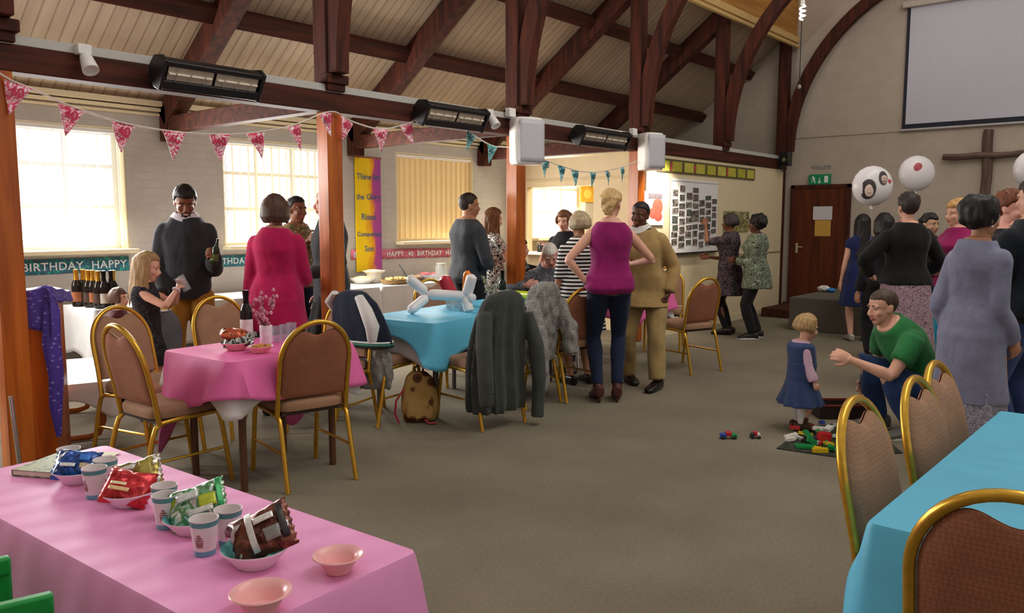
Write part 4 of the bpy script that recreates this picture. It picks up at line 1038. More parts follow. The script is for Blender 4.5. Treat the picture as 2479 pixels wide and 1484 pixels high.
# pink table beyond the tan suit
table('table under the pink cloth beyond the man in tan', (7.05, 4.32), R(4), .95, .7, .735, BRLEG)
cloth('undercloth', 'white cloth showing below the pink cloth beyond the man in tan', 'tablecloth', (7.06, 4.33), R(4), .93, .68, .734, .2, (.1, .18, .1, .1), WHT, 9, .004, .0, 25)
cloth('tablecloth', 'pink cloth beyond the man in tan, its corner lifting by the gold chair', 'tablecloth', (7.05, 4.32), R(4), .955, .705, .742, .24, (.1, -.02, .1, .1), PINK2, 9, .02, .05, 27)
# right foreground blue table
A5, B5 = onZ(2100, 1265, .74), onZ(2423, 995, .74)
a5 = math.atan2(B5.y - A5.y, B5.x - A5.x); L5 = (B5 - A5).length; o5 = A5 + Vector((math.sin(a5), -math.cos(a5), 0)) * .72
table('trestle table under the foreground blue cloth', (o5.x, o5.y), a5, L5, .72, .735, GRLEG)
cloth('tablecloth', 'blue cloth on the foreground table beside the row of gold chairs', 'tablecloth', (o5.x, o5.y), a5, L5, .72, .74, (.42, .3, .19, .42), (.1, .1, .0, .16), BLUE, 6, .03, .09, 12, .02)
# coffee table with white cloth by the lectern
p6, r6 = onZ(269, 922, .41), onZ(229, 865, .41); a6 = math.atan2(r6.y - p6.y, r6.x - p6.x)
o6 = (p6.x, p6.y); t = thing('coffee_table', 'low bentwood coffee table under a white cloth beside the lectern', 'table', (*o6, 0), a6)
L6, W6 = (r6 - p6).length, .5
q = MB(); q.box((L6 / 2, W6 / 2, .385), (L6 - .02, W6 - .02, .03)); q.build('tabletop', ORNGW, t, bevel=.005)
for x in (.1, L6 - .1):
    q = MB(); q.tube([(x, .06, .37), (x, .05, .12), (x, .08, .04), (x, .14, .022), (x, W6 - .14, .022), (x, W6 - .08, .04), (x, W6 - .05, .12), (x, W6 - .06, .37)], .02, 8, flat=.6); q.build('leg', ORNGW, t)
cloth('tablecloth', 'white cloth on the low coffee table beside the lectern', 'tablecloth', o6, a6, L6, W6, .41, .04, (.2, .18, .16, .16), WHT, 9, .01, .03, 31)
# buffet tables along the window wall
for i, (x0, lb) in enumerate(((2.87, 'with the row of dark bottles'), (4.72, 'with the stacked plates behind the woman in crimson'), (6.0, 'with the dishes under the yellow and purple banner'))):
    L = (1.8, 1.25, 1.75)[i]
    table('buffet table ' + lb, (x0, 6.95), 0, L, .68, .735, GRLEG)
    cloth('tablecloth', 'white paper cloth on the buffet table ' + lb, 'tablecloth', (x0, 6.95), 0, L, .68, .74, .36, (.12, .12, .1, .1), WHT, 8, .016, .03, 40 + i)
# ================================================================ lectern with the purple cloth
lx = onD(95, 900, 5.0); t = thing('lectern', 'varnished orange wood lectern beside the nearest post, a purple cloth over its top', 'lectern', (lx.x, lx.y, 0), R(-38))
q = MB(); q.box((0, 0, .495), (.25, .24, .99)); q.build('body', ORNGW, t, bevel=.008)
q = MB(); q.box((0, 0, 1.015), (.28, .32, .03), Matrix.Rotation(R(-8), 3, 'X')); q.build('slope_top', ORNGW, t, bevel=.006); LECT = t
n = NT('purple_printed_cloth', .5, 0, .4); vv = n.tex('ShaderNodeTexVoronoi', n.mapping((28, 28, 42)), Scale=1.0); n.col(n.ramp(vv.outputs[0], [(.0, c('b9b2dc')), (.17, c('8a80c8')), (.3, c('4c3c9c')), (1, c('42328e'))])); PURP = n.m
def drape(u_, v_):
    # over the slope, down the front and a little down both sides
    a_ = lerp(-.14, .2, u_); b_ = lerp(-.42, .20, v_)
    x, y, z = a_, b_, .985 + b_ * -.1
    if b_ < -.178: y = -.178 - .02 * math.sin(a_ * 40) - .012; z = 1.0 - (-.178 - b_) * (.95 + .08 * math.sin(a_ * 14)) - .004
    if a_ > .14: x = .143 + (a_ - .14) * .25; z -= (a_ - .14) * 1.3
    return Vector((x, y + .006 * math.sin(a_ * 33), z + .008 * math.sin(a_ * 23 + b_ * 11) + .006 * math.sin(b_ * 31)))
q = MB(); q.grid(30, 26, drape); o = q.build('cloth', PURP, None, solid=.006); o.matrix_world = Matrix.Translation(t.location + Vector((0, 0, .075))) @ Matrix.Rotation(R(-38), 4, 'Z'); o.name = 'purple_scarf'
tag(o, 'purple printed scarf draped over the lectern, a long tail hanging down its side', 'scarf')
q = MB(); q.tube([(.125, -.14, .97), (.145, -.165, .86), (.135, -.165, .66), (.15, -.165, .46), (.14, -.17, .28), (.145, -.165, .08)], [.03, .05, .055, .045, .04, .016], 10, flat=.5); q.build('tail', PURP, o)
# ================================================================ clothes on chairs
def shellcoat(name, label, cat, cx, cy, deg, rings, mat, fold, fscale=9, vox=.011, parts=(), waves=(0, 0)):
    t = thing(name, label, cat, (cx, cy, 0), face_rot(deg)); mb = MB(); R_ = []
    for z, w, d0, d1, am in rings:
        rr = []
        for j in range(48):
            a = 2 * PI * j / 48; ca, sa = math.cos(a), math.sin(a); f = 1 + am * math.sin(a * waves[0] + waves[1]) * .5 + am * .5 * math.sin(a * (waves[0] * 1.7) + 1)
            yb = chair_y(max(z, .42))
            rr.append(Vector((w * f * math.copysign(abs(ca) ** .75, ca), yb + (d1 if sa > 0 else d0) * f * math.copysign(abs(sa) ** .75, sa), z)))
        R_.append(rr)
    mb.loft(R_)
    for pts, rad in parts: mb.tube(pts, rad, 12)
    o = add(remesh(mb, mat, vox, 2, fold, fscale, name), t, 'cloth_body'); return t
GREYJ = fabric('40443f', 320, .3)
t = shellcoat('suit_jacket', 'dark grey green suit jacket hung over a chair at the turquoise table', 'jacket', 4.36, 3.98, 82,
    [(.99, .06, .03, .03, 0), (.965, .14, .05, .04, .02), (.92, .19, .065, .05, .06), (.8, .225, .09, .06, .1), (.6, .235, .12, .06, .14), (.4, .24, .15, .06, .16), (.2, .245, .17, .05, .18), (.12, .235, .165, .04, .2)], GREYJ, .012, 8,
    parts=(([(-.2, -.30, .84), (-.25, -.36, .6), (-.27, -.40, .38), (-.265, -.40, .22)], [.05, .062, .056, .05]), ([(.2, -.3, .82), (.24, -.36, .6), (.235, -.4, .35), (.22, -.40, .06)], [.05, .06, .052, .05])), waves=(13, .4))
for k in range(3): q = MB(); q.ell((-.262 + .006 * k, -.452, .25 + .03 * k), (.008, .005, .008), n=8); q.build('cuff_button', plain('1a1c1a', .3), t)
FUR = blotch('grey_fur', ['6c6c6a', '86857f', 'a09f9a', '787772'], 40, .95, .8, 3.0)
shellcoat('fur_coat', 'pale grey fur coat hung over a chair at the turquoise table', 'coat', 5.06, 4.17, 84,
    [(1.0, .05, .04, .04, 0), (.97, .12, .06, .05, .05), (.9, .165, .085, .06, .08), (.7, .19, .10, .06, .1), (.5, .205, .12, .06, .12), (.36, .19, .11, .05, .12)], FUR, .02, 28, .01,
    parts=(([(-.16, -.30, .86), (-.17, -.38, .6), (-.16, -.4, .4), (-.15, -.4, .16)], [.05, .07, .065, .055]), ([(.15, -.30, .85), (.20, -.37, .62), (.21, -.39, .42)], [.05, .07, .06])), waves=(5, 0))
shellcoat('fur_gilet', 'grey fur gilet hanging below the navy top on a gold chair', 'gilet', 3.97, 4.62, 8,
    [(.70, .205, .03, .03, 0), (.66, .225, .05, .05, .03), (.5, .235, .07, .055, .05), (.34, .235, .08, .055, .06), (.26, .20, .07, .05, .06)], FUR, .016, 28, .01, waves=(3, 0))
NVY = fabric('1f2636', 300)
t = shellcoat('navy_top', 'navy sports top with white sleeve and green striped hem over a gold chair', 'top', 3.97, 4.62, 8,
    [(.985, .05, .035, .035, 0), (.965, .12, .055, .055, .02), (.9, .19, .075, .07, .03), (.8, .23, .09, .08, .04), (.68, .25, .10, .085, .04), (.6, .255, .10, .09, .05)], NVY, .01, 9, waves=(4, 1))
q = MB(); q.tube([(.12, -.36, .95), (.2, -.38, .86), (.25, -.37, .74), (.235, -.36, .64)], [.035, .05, .055, .035], 12, flat=.7); q.build('white_sleeve', plain('d6d4d2', .8, var=.06), t)
q = MB(); q.tube([(-.14, -.33, .965), (-.22, -.3, .9), (-.245, -.2, .8), (-.2, -.12, .86)], [.03, .04, .04, .03], 12, flat=.6); q.build('white_sleeve', plain('d6d4d2', .8, var=.06), t)
for k, hx in enumerate(('d8e4dc', '3c8a74', '10141c')):
    q = MB(); q.tube([(.262 * math.copysign(abs(math.cos(a)) ** .75, math.cos(a)), chair_y(.6) + (.105 if math.sin(a) < 0 else .095) * math.copysign(abs(math.sin(a)) ** .75, math.sin(a)), .615 - .017 * k) for a in [2 * PI * j / 40 for j in range(40)]], .0075, 6, closed=True); q.build('hem_stripe', plain(hx, .8, var=.04), t)
# ================================================================ spotted backpack under the table
bp = onZ(1022, 1022, 0); t = thing('backpack', 'giraffe spotted backpack standing on the carpet under the turquoise table', 'backpack', (bp.x + .03, bp.y + .06, 0), R(-42))
n = NT('giraffe_print', .7, 0, .25); vv = n.tex('ShaderNodeTexVoronoi', n.mapping((11, 11, 11)), Scale=1.0); n.col(n.ramp(vv.outputs[0], [(0, c('4a2c18')), (.36, c('6a4524')), (.42, c('b08c50')), (1, c('bc9a5e'))])); GIR = n.m
q = MB(); rr = []
for z, w, d in ((0, .10, .06), (.01, .125, .075), (.1, .14, .09), (.24, .13, .085), (.33, .10, .065), (.37, .05, .03)):
    rr.append([Vector((w * math.copysign(abs(math.cos(a)) ** .6, math.cos(a)), d * math.copysign(abs(math.sin(a)) ** .6, math.sin(a)), z)) for a in [2 * PI * j / 28 for j in range(28)]])
q.loft(rr); add(remesh(q, GIR, .009, 2, .012, 12, 'bag'), t, 'bag')
q = MB(); rr = []
for z, w in ((.04, .09), (.06, .1), (.14, .1), (.17, .08)): rr.append([Vector((w * math.copysign(abs(math.cos(a)) ** .6, math.cos(a)), -.085 + .03 * math.copysign(abs(math.sin(a)) ** .6, math.sin(a)), z)) for a in [2 * PI * j / 20 for j in range(20)]])
q.loft(rr); q.build('pocket', GIR, t)
q = MB(); q.tube([(-.03, 0, .365), (-.03, -.01, .40), (0, -.01, .42), (.03, -.01, .40), (.03, 0, .365)], .008, 8); q.build('handle', plain('3a2a20', .6), t)
RED = plain('b0303c', .5, var=.1)
for pts in ([(-.11, -.04, .25), (-.17, -.08, .17), (-.18, -.1, .08), (-.15, -.12, .012)], [(.04, -.12, .03), (.07, -.15, .012), (.12, -.15, .012)]): q = MB(); q.tube(pts, .012, 6, flat=.5); q.build('strap', RED, t)
# ================================================================ on the walls and beams
def on_wall_box(name, label, cat, axis, plane, pa, pb, th, mat, group=None):
    A, B = (onY if axis == 'y' else onX)(*pa, plane), (onY if axis == 'y' else onX)(*pb, plane)
    ctr = (A + B) / 2; t = thing(name, label, cat, ctr, 0, group)
    w = abs(A.x - B.x) if axis == 'y' else abs(A.y - B.y); h = abs(A.z - B.z)
    return t, w, h
FY = Matrix.Rotation(PI / 2, 4, 'X')                 # text facing -Y
FX = Matrix.Rotation(-PI / 2, 4, 'Z') @ FY           # text facing -X
# projector screen on the end wall
s0, s1 = onX(2186, 313, XE), onX(2181, 22, XE)
t = thing('projector_screen', 'large white projector screen with dark border high on the end wall', 'screen', (XE - .03, 2.24, s0.z), 0)
W_, H_ = 2.36, s1.z - s0.z
MB().box((0, 0, H_ / 2), (.015, W_, H_)).build('screen_border', plain('1a1c2c', .6, var=.05), t)
MB().box((-.009, 0, H_ / 2 + .03), (.004, W_ - .09, H_ - .07)).build('screen_surface', plain('c6c6d2', .8, var=.02), t)
MB().cyl((-.01, -W_ / 2 - .02, -.02), (-.01, W_ / 2 + .02, -.02), .018).build('bottom_bar', plain('b4b0b0', .4), t)
MB().box((-.03, 0, H_ + .03), (.09, W_ + .12, .09)).build('screen_case', plain('b9aea4', .5), t, bevel=.01)
# rough wooden cross
t = thing('wooden_cross', 'rough weathered wooden cross on the end wall below the projector screen', 'cross', (XE - .05, 2.27, 1.5), 0); CRW = wood('weathered_wood', '4a3a34', '7a6458', .8, 2, 1.0)
q = MB(); q.tube([(0, .01 * math.sin(k), k * .14) for k in range(10)], [.07, .066, .07, .065, .068, .066, .07, .066, .068, .064], 8, flat=.8); q.build('upright', CRW, t)
q = MB(); q.tube([(-.03, -.56 + .14 * k, .9 + .008 * math.sin(k * 1.7)) for k in range(9)], [.058, .062, .057, .064, .06, .066, .062, .066, .06], 8, flat=.7); q.build('crossbar', wood('weathered_wood_bar', '4a3a34', '7a6458', .8, 1, 1.0), t)
# exit sign, lettering above it
t, w, h = on_wall_box('exit_sign', 'green running man emergency exit sign above the brown door', 'sign', 'x', XE - .04, (1959, 423), (2011, 446), .03, None)
GRN = plain('1a8a58', .5, var=.03); WSG = plain('e4f0e8', .5, var=.02)
MB().box((0, 0, 0), (.03, w, h)).build('sign_face', GRN, t, bevel=.003)
q = MB(); q.ell((-.02, .105, .04), (.004, .016, .016), n=10)
for pts, r in ([[(-.018, .10, .03), (-.018, .085, -.01)], .012], [[(-.018, .1, .02), (-.018, .12, .0), (-.018, .135, .01)], .006], [[(-.018, .098, .022), (-.018, .075, .012), (-.018, .065, .03)], .006], [[(-.018, .085, -.01), (-.018, .07, -.03), (-.018, .075, -.06)], .008], [[(-.018, .085, -.01), (-.018, .11, -.03), (-.018, .13, -.035)], .008]): q.tube(pts, r, 6)
q.build('running_figure', WSG, t)
q = MB(); q.box((-.017, 0, -.01), (.003, .012, .07)); q.faces([(-.018, .03, -.03), (-.018, -.03, -.03), (-.018, 0, -.065)], [(0, 1, 2)]); q.build('arrow', WSG, t)
q = MB(); q.box((-.017, -.105, 0), (.003, .06, .105)); q.build('door_symbol', WSG, t)
t, w, h = on_wall_box('wall_lettering', 'small grey TOILETS lettering above the green exit sign', 'sign', 'x', XE - .012, (1966, 399), (2010, 412), .01, None)
text('TOILETS', .085, FX, plain('8d96a0', .6), 'letters', t, .003)
# posters and boards on the display partition
YP = YA - .062
ph = plain('e9e6e4', .6, var=.02)
t, w, h = on_wall_box('photo_board', 'tall white sheet covered with many small photographs on the display wall', 'board', 'y', YP - .012, (1625, 431), (1733, 609), .02, None)
MB().box((0, 0, 0), (w, .012, h)).build('board_sheet', plain('dcdad8', .7, var=.03), t)
MB().box((0, -.012, -h / 2 + .005), (w + .04, .025, .022)).build('bottom_batten', plain('26221f', .5), t)
MB().cyl((-w / 2, -.006, h / 2 - .03), (w / 2, -.006, h / 2 - .03), .006).build('top_rail', plain('b9b2ac', .5), t)
pm = [blotch('photo_print_%d' % k, cs, 13 + 3 * k, .45, .0, .8) for k, cs in enumerate((['3a3836', '5a524e', '8a827a', '4c4846'], ['4a524e', '6a6862', '3a3634', '5c6a64'], ['5a4c46', '7a6c66', '463c3a', '98908a']))]
rnd = random.Random(21); cols = 7
for ci in range(cols):
    x = -w / 2 + w * (ci + .55) / (cols + .1); z = h * (.36, .42, .33, .40, .24, .30, .26)[ci]; bottom = -h * (.34, .40, .33, .36, .38, .40, .24)[ci]
    while z > bottom:
        if ci in (3,) and abs(z) < h * .1:
            pw, phh = w * .2, h * .18
        else: pw, phh = w * rnd.uniform(.115, .15), h * rnd.uniform(.07, .115)
        a = rnd.uniform(-.08, .08); r = Matrix.Rotation(a, 3, 'Y')
        z -= phh / 2; xx = x + rnd.uniform(-.01, .01)
        p = MB().box((xx, -.0085 - .0006 * (ci % 3), z), (pw, .002, phh), r).build('photograph', ph, t)
        MB().box((xx, -.0102 - .0006 * (ci % 3), z), (pw * .86, .001, phh * .86), r).build('picture', pm[rnd.randrange(3)], p)
        z -= phh / 2 + h * rnd.uniform(.004, .022)
t, w, h = on_wall_box('poster', 'white poster with a large red shape in the glare by the farther loudspeaker', 'poster', 'y', YP - .006, (1560, 462), (1606, 545), .006, None)
MB().box((0, 0, 0), (w, .006, h)).build('poster_sheet', plain('efe9e4', .6, var=.02), t)
q = MB(); q.box((.02, -.0042, h * .36), (w * .7, .002, h * .16)); q.build('heading_strip', plain('6a5f66', .6, var=.4, scale=50), t)
q = MB()
for x, z, rx, rz in ((.08, .02, .13, .11), (-.02, -.06, .11, .07), (.1, -.1, .1, .06)): q.ell((x, -.0042, z), (rx, .002, rz), n=14)
q.build('red_shape', plain('d25848', .6, var=.2, scale=9), t)
t, w, h = on_wall_box('poster', 'small landscape poster in front of the woman reaching up at the display wall', 'poster', 'y', YP - .006, (1754, 511), (1812, 560), .006, None)
MB().box((0, 0, 0), (w, .006, h)).build('poster_sheet', blotch('small_poster', ['c8bb98', '6a6a58', 'a89a3c', '4a4a50'], 9, .6), t)
t, w, h = on_wall_box('letter_frieze', 'long olive yellow paper strip along the top of the display wall', 'banner', 'y', YP - .006, (1592, 395), (1828, 425), .006, None)
A, B = onY(1592, 405, YP - .006), onY(1827, 430, YP - .006); w = B.x - A.x
MB().box((0, 0, 0), (w, .004, .17)).build('strip', plain('5a5030', .7, var=.15, scale=14), t)
for k in range(9): MB().box((-w / 2 + w * (k + .5) / 9, -.004, -.005), (w / 9 * .78, .003, .125)).build('panel', plain(('b0a83c', 'a8a034', 'b6ae48')[k % 3], .7, var=.12, scale=14), t)
for k in (1, 3, 6): MB().box((-w / 2 + w * k / 9 + .01, -.006, -.01), (.05, .003, .1)).build('red_mark', plain('b0483c', .7), t)
# vertical banner between the windows
t, w, h = on_wall_box('wall_banner', 'tall yellow and purple banner with blue lettering hung between the windows', 'banner', 'y', YW - .02, (858, 379), (925, 655), .01, None)
n = NT('banner_print', .55, 0, .3); sx = n.new('ShaderNodeSeparateXYZ'); n.ln(n.co.outputs['Object'], sx.inputs[0])
nz = n.tex('ShaderNodeTexNoise', n.mapping((2, 2, 1.3)), Scale=2.0, Detail=2.0)
m1 = n.new('ShaderNodeMath', operation='MULTIPLY_ADD'); n.ln(nz.outputs[0], m1.inputs[0]); m1.inputs[1].default_value = .34; n.ln(sx.outputs[0], m1.inputs[2])
n.col(n.ramp(m1.outputs[0], [(0, c('e8c400')), (.16, c('f0c808')), (.225, c('e08a20')), (.26, c('b0448a')), (.5, c('7a3a9a'))])); BAN = n.m
MB().box((0, 0, 0), (w, .008, h)).build('banner_sheet', BAN, t); INK = plain('4a6488', .6, var=.05)
for wd, zz, sz in (('Thine be', .33, .10), ('the Glory', .155, .095), ('Risen', -.02, .11), ('Conquering', -.17, .078), ('Son', -.30, .10)): text(wd, sz, Matrix.Translation((0, -.007, zz * h)) @ FY, INK, 'lettering', t, .001, bold=.001)
MB().cyl((-w / 2 - .01, -.004, h / 2), (w / 2 + .01, -.004, h / 2), .01).build('hanging_rod', plain('8a4a2a', .5), t)
# party banners along the sills
def foil(name, ground, speck, a2):
    return blotch(name, [ground, a2, ground, speck], 15, .3, .05, 2.5)
def party(label, pa, pb, hgt, mat, words, ink, seed):
    A, B = onY(*pa, YW - .012), onY(*pb, YW - .012); L = (B - A).length; ang = math.atan2(B.z - A.z, B.x - A.x)
    t = thing('birthday_banner', label, 'banner', (A + B) / 2); t.rotation_euler = (0, -ang, 0)
    q = MB(); q.grid(40, 2, lambda u_, v_: Vector(((u_ - .5) * L, -.004 * math.sin(u_ * 40), (v_ - .5) * hgt))); q.build('banner_strip', mat, t, solid=.002)
    x = -L / 2 + .03; rnd = random.Random(seed)
    for wd in words:
        o = text(wd, hgt * .74, Matrix.Translation((x, -.010, -.004)) @ FY, ink, 'lettering', t, .001, 'LEFT', 1.1, .0012)
        x += max(v.co.x for v in o.data.vertices) - x + .07
TEAL = foil('teal_foil', '2a6a7c', '3aa894', '4a6078'); PNKF = foil('pink_foil', 'b85a6a', 'd88a98', 'c86a80'); SILV = plain('dfe6ea', .35, .3)
party('teal foil BIRTHDAY HAPPY banner along the nearest window sill above the bottles', (41, 649), (312, 637), .135, TEAL, ('BIRTHDAY', 'HAPPY', '40'), SILV, 1)
party('teal foil birthday banner strip between the man in charcoal and the woman in crimson', (500, 634), (640, 628), .12, TEAL, ('BIRTHDAY', 'HAPPY'), SILV, 2)
party('pink foil birthday banner across the foot of the yellow and purple banner', (850, 617), (1090, 611), .12, PNKF, ('BIRTHDAY', 'HAPPY', '40', 'BIRTHDAY', 'HAPPY'), SILV, 3)
# picture, notice board and kettle by the hatch
t, w, h = on_wall_box('notice_board', 'square yellow notice board inside the kitchen hatch', 'board', 'y', YW - .015, (1406, 449), (1437, 490), .02, None)
MB().box((0, 0, 0), (w, .02, h)).build('board_face', plain('e0a838', .7), t); q = MB(); q.ell((0, -.012, 0), (w * .3, .004, h * .3), n=14); q.build('round_print', plain('f2d060', .6), t)
kp = onX(1310, 604, 9.14); t = thing('kettle', 'small dark kettle on the white shelf of the kitchen hatch', 'kettle', (kp.x, kp.y, HZ0 + .018))
q = MB(); q.lathe([(0, 0), (.055, 0), (.06, .01), (.055, .08), (.04, .11), (.012, .118), (.012, .13), (0, .132)], 20); q.build('body', plain('2a2622', .3), t)
q = MB(); q.tube([(0, -.05, .03), (0, -.085, .05), (0, -.085, .09), (0, -.045, .105)], .007, 8); q.build('handle', plain('1a1816', .4), t); q = MB(); q.tube([(0, .05, .06), (0, .085, .095)], [.014, .008], 8); q.build('spout', plain('2a2622', .3), t)
# infrared heaters, spotlights, boxes and loudspeakers on the arcade
BLK = plain('1d1c1d', .4, var=.1); REFL = plain('d2c8b8', .35, .6, .05); TUBEM = plain('e6dccb', .3, var=.03)
def heater(label, pa, pb):
    A, B = onY(*pa, YA - .22), onY(*pb, YA - .22); L = abs(B.x - A.x); t = thing('infrared_heater', label, 'heater', ((A.x + B.x) / 2, YA - .22, (A.z + B.z) / 2), 0, 'heaters on the arcade beam')
    rt_ = Matrix.Rotation(R(-60), 3, 'X')
    prof = [(-.07, .075), (.0, .105), (.075, .075), (.098, .0), (.09, -.06), (.03, -.06), (.03, -.03), (-.06, -.03), (-.06, -.06), (-.095, -.06), (-.1, .0)]
    M = rt_.to_4x4() @ Matrix.Rotation(PI / 2, 4, 'Y') @ Matrix.Rotation(PI / 2, 4, 'Z') @ Matrix.Translation((0, 0, -L / 2))
    q = MB(); q.prism(prof, M, L); q.build('housing', BLK, t, bevel=.008)
    for s_ in (-1, 1):
        q = MB(); q.prism([(a * 1.06, b * 1.06) for a, b in [(-.095, -.062), (-.105, .0), (-.07, .08), (0, .11), (.08, .08), (.1, 0), (.092, -.062)]], rt_.to_4x4() @ Matrix.Rotation(PI / 2, 4, 'Y') @ Matrix.Rotation(PI / 2, 4, 'Z') @ Matrix.Translation((0, 0, s_ * L / 2 - .012)), .024); q.build('end_cap', BLK, t, bevel=.006)
        q = MB(); q.box(rt_ @ Vector((s_ * L * .235, -.015, -.045)), (L * .44, .085, .006), rt_); q.build('reflector', REFL, t)
        q = MB(); q.cyl(rt_ @ Vector((s_ * L * .03, -.015, -.054)), rt_ @ Vector((s_ * L * .45, -.015, -.054)), .008); q.build('heating_tube', TUBEM, t)
        for k in range(3): q = MB(); xx = s_ * L * (.1 + .14 * k); q.tube([rt_ @ Vector((xx, -.06, -.062)), rt_ @ Vector((xx, .03, -.062))], .003, 6); q.build('guard_wire', CHROME, t)
    q = MB(); q.box((0, .15, .02), (.05, .14, .05)); q.build('bracket', BLK, t)
heater('black infrared heater with two reflectors, nearest of the three on the beam', (385, 175), (622, 205))
heater('black infrared heater with two reflectors in the middle of the beam', (1022, 268), (1166, 294))
heater('black infrared heater farthest along the beam, close to the farther loudspeaker', (1402, 326), (1512, 342))
def spot(label, px, py):
    p = onY(px, py, YA - .12); t = thing('spotlight', label, 'spotlight', p, 0, 'small white spotlights on the beam')
    q = MB(); q.box((0, .02, .03), (.08, .06, .06)); q.build('mount', WHITE, t, bevel=.006)
    q = MB(); q.lathe([(0, .04), (.03, .04), (.036, .02), (.045, -.05), (.047, -.075), (.04, -.075), (.036, -.05), (0, -.045)], 20, (0, -.03, -.04), rot=Matrix.Rotation(R(-35), 3, 'X')); q.build('lamp_head', WHITE, t)
spot('white spotlight on the beam, nearest, beside the first post', 205, 132); spot('white spotlight on the beam between the middle heater and the nearer loudspeaker', 1187, 280); spot('white spotlight on the beam just before the farther loudspeaker', 1503, 330)
for px, py, lb in ((1236, 273, 'small white junction box on the beam above the nearer loudspeaker'), (1533, 320, 'small white junction box on the beam above the farther loudspeaker')):
    p = onY(px, py, YA - .12); tag(MB().box((0, 0, 0), (.095, .06, .085)).build('junction_box', WHITE, None, bevel=.008, loc=p), lb, 'box')
SPKM = plain('c2c3ca', .5, var=.03); SPKS = plain('eeeae4', .4, var=.02)
def speaker(label, px, py, w, h):
    p = onY(px, py, YA - .26); t = thing('loudspeaker', label, 'loudspeaker', p, R(-18), 'white loudspeakers on the arcade posts')
    rr = []
    for z, s_ in ((-.5, .86), (-.42, .97), (0, 1.0), (.42, .97), (.5, .86)):
        rr.append([Vector((x * w * s_, y * .24, z * h)) for x, y in ((-.5, -.3), (-.36, -.46), (0, -.5), (.36, -.46), (.5, -.3), (.42, .3), (.3, .5), (-.3, .5), (-.42, .3))])
    q = MB(); q.loft(rr); q.build('cabinet', SPKS, t, bevel=.014, seg=3)
    n_ = 9; q = MB(); q.grid(8, 8, lambda u_, v_: Vector(((u_ - .5) * w * .84, -.1225 - .006 * (1 - (2 * u_ - 1) ** 2) + .004, (v_ - .5) * h * .9))); q.build('grille', SPKM, t, solid=.006)
    q = MB(); q.cyl((0, .1, 0), (.03, .26, .0), .02); q.build('bracket', BLK, t)
speaker('larger looking white loudspeaker on the third arcade post', 1272, 343, .33, .44); speaker('white loudspeaker on the fourth arcade post beside the display wall', 1574, 368, .3, .43)
# pendant bulb, cable and stage lamp near the end wall
p = onD(1943, 22, 10.0); t = thing('pendant_lamp', 'white twisted pendant bulb hanging above the brown door', 'lamp', p)
q = MB(); q.tube([(.03 * math.cos(k * .7) , .03 * math.sin(k * .7), -.12 + k * .006) for k in range(28)], .012, 8); q.build('bulb', emit('bulb_glow', 'fff4e4', 2.2), t)
q = MB(); q.cyl((0, 0, .05), (0, 0, .13), .028, .022); q.build('lamp_holder', WHITE, t); q = MB(); q.cyl((0, 0, .13), (0, 0, 3.2), .005); q.build('cord', WHITE, t)
p = onD(1935, 210, 12.6); o = thing('hanging_cable', 'thin dark cable with a small weight hanging beside the corner post', 'cable', p); q = MB(); q.cyl((0, 0, 0), (0, 0, 2.2), .006); q.build('cable', BLK, o); q = MB(); q.ell((0, 0, 0), (.03, .03, .035), n=10); q.build('weight', plain('b8b4ae', .4), o)
p = onY(1903, 385, YA - .2); t = thing('stage_lamp', 'dark lamp fittings clamped to the corner post', 'lamp', (p.x, p.y, p.z))
q = MB(); q.box((0, 0, 0), (.16, .14, .22)); q.build('lamp_body', BLK, t, bevel=.01); q = MB(); q.cyl((-.14, -.02, -.02), (-.04, -.02, -.02), .06, .045); q.build('lens_barrel', BLK, t); q = MB(); q.tube([(0, .05, -.2), (0, .1, -.1), (0, .1, .15), (0, .05, .24)], .012, 8); q.build('yoke', BLK, t)
q = MB(); q.ell((-.145, -.02, -.02), (.008, .03, .03), n=10); q.build('lens', plain('7a7a50', .2, var=.2), t)
# ================================================================ bunting
def bunting(label, string, flags, mat, size, ink):
    P = [onY(x, y, YA - .10) for x, y in string]; t = thing('bunting', label, 'bunting', P[0]); o = P[0]
    Q = []
    for i in range(len(P) - 1):
        a, b, c_, d = P[max(0, i - 1)], P[i], P[i + 1], P[min(len(P) - 1, i + 2)]
        for k in range(6):
            u_ = k / 6; Q.append(.5 * ((2 * b) + (c_ - a) * u_ + (2 * a - 5 * b + 4 * c_ - d) * u_ * u_ + (3 * b - a - 3 * c_ + d) * u_ ** 3) - o)
    Q.append(P[-1] - o); q = MB(); q.tube(Q, .009, 6, flat=.6); q.build('string', plain('ece4d8', .7), t)
    rnd = random.Random(4)
    for fx in flags:
        tgt = onY(fx, 300, YA - .10).x - o.x; p = min(Q, key=lambda v: abs(v.x - tgt)); i = Q.index(p); d = (Q[min(i + 1, len(Q) - 1)] - Q[max(i - 1, 0)]).normalized(); dn = Vector((d.z, 0, -d.x)); 
        if dn.z > 0: dn = -dn
        yw = R(rnd.uniform(-16, 16)); f = Vector((math.cos(yw) * d.x, math.sin(yw), d.z)); n_ = 5; q = MB(); W2, H2 = size
        rows = []
        for r in range(6):
            v_ = r / 5; rows.append([p + f * (s_ * W2 * .5 * (1 - v_ * .98)) + dn * (H2 * v_ + .004) + Vector((0, .012 * math.sin(v_ * 3 + fx), 0)) for s_ in (-1, -.5, 0, .5, 1)])
        q.faces([x for r in rows for x in r], [(r * 5 + k, r * 5 + k + 1, r * 5 + k + 6, r * 5 + k + 5) for r in range(5) for k in range(4)])
        fl = q.build('flag', mat, t, solid=.002)
        M = Matrix.Translation(p + dn * H2 * .30 + Vector((0, -.016, 0))) @ Matrix.Rotation(-math.atan2(d.z, d.x), 4, 'Y') @ FY
        text('40', H2 * .42, M, ink, 'number', fl, .001, bold=.002)
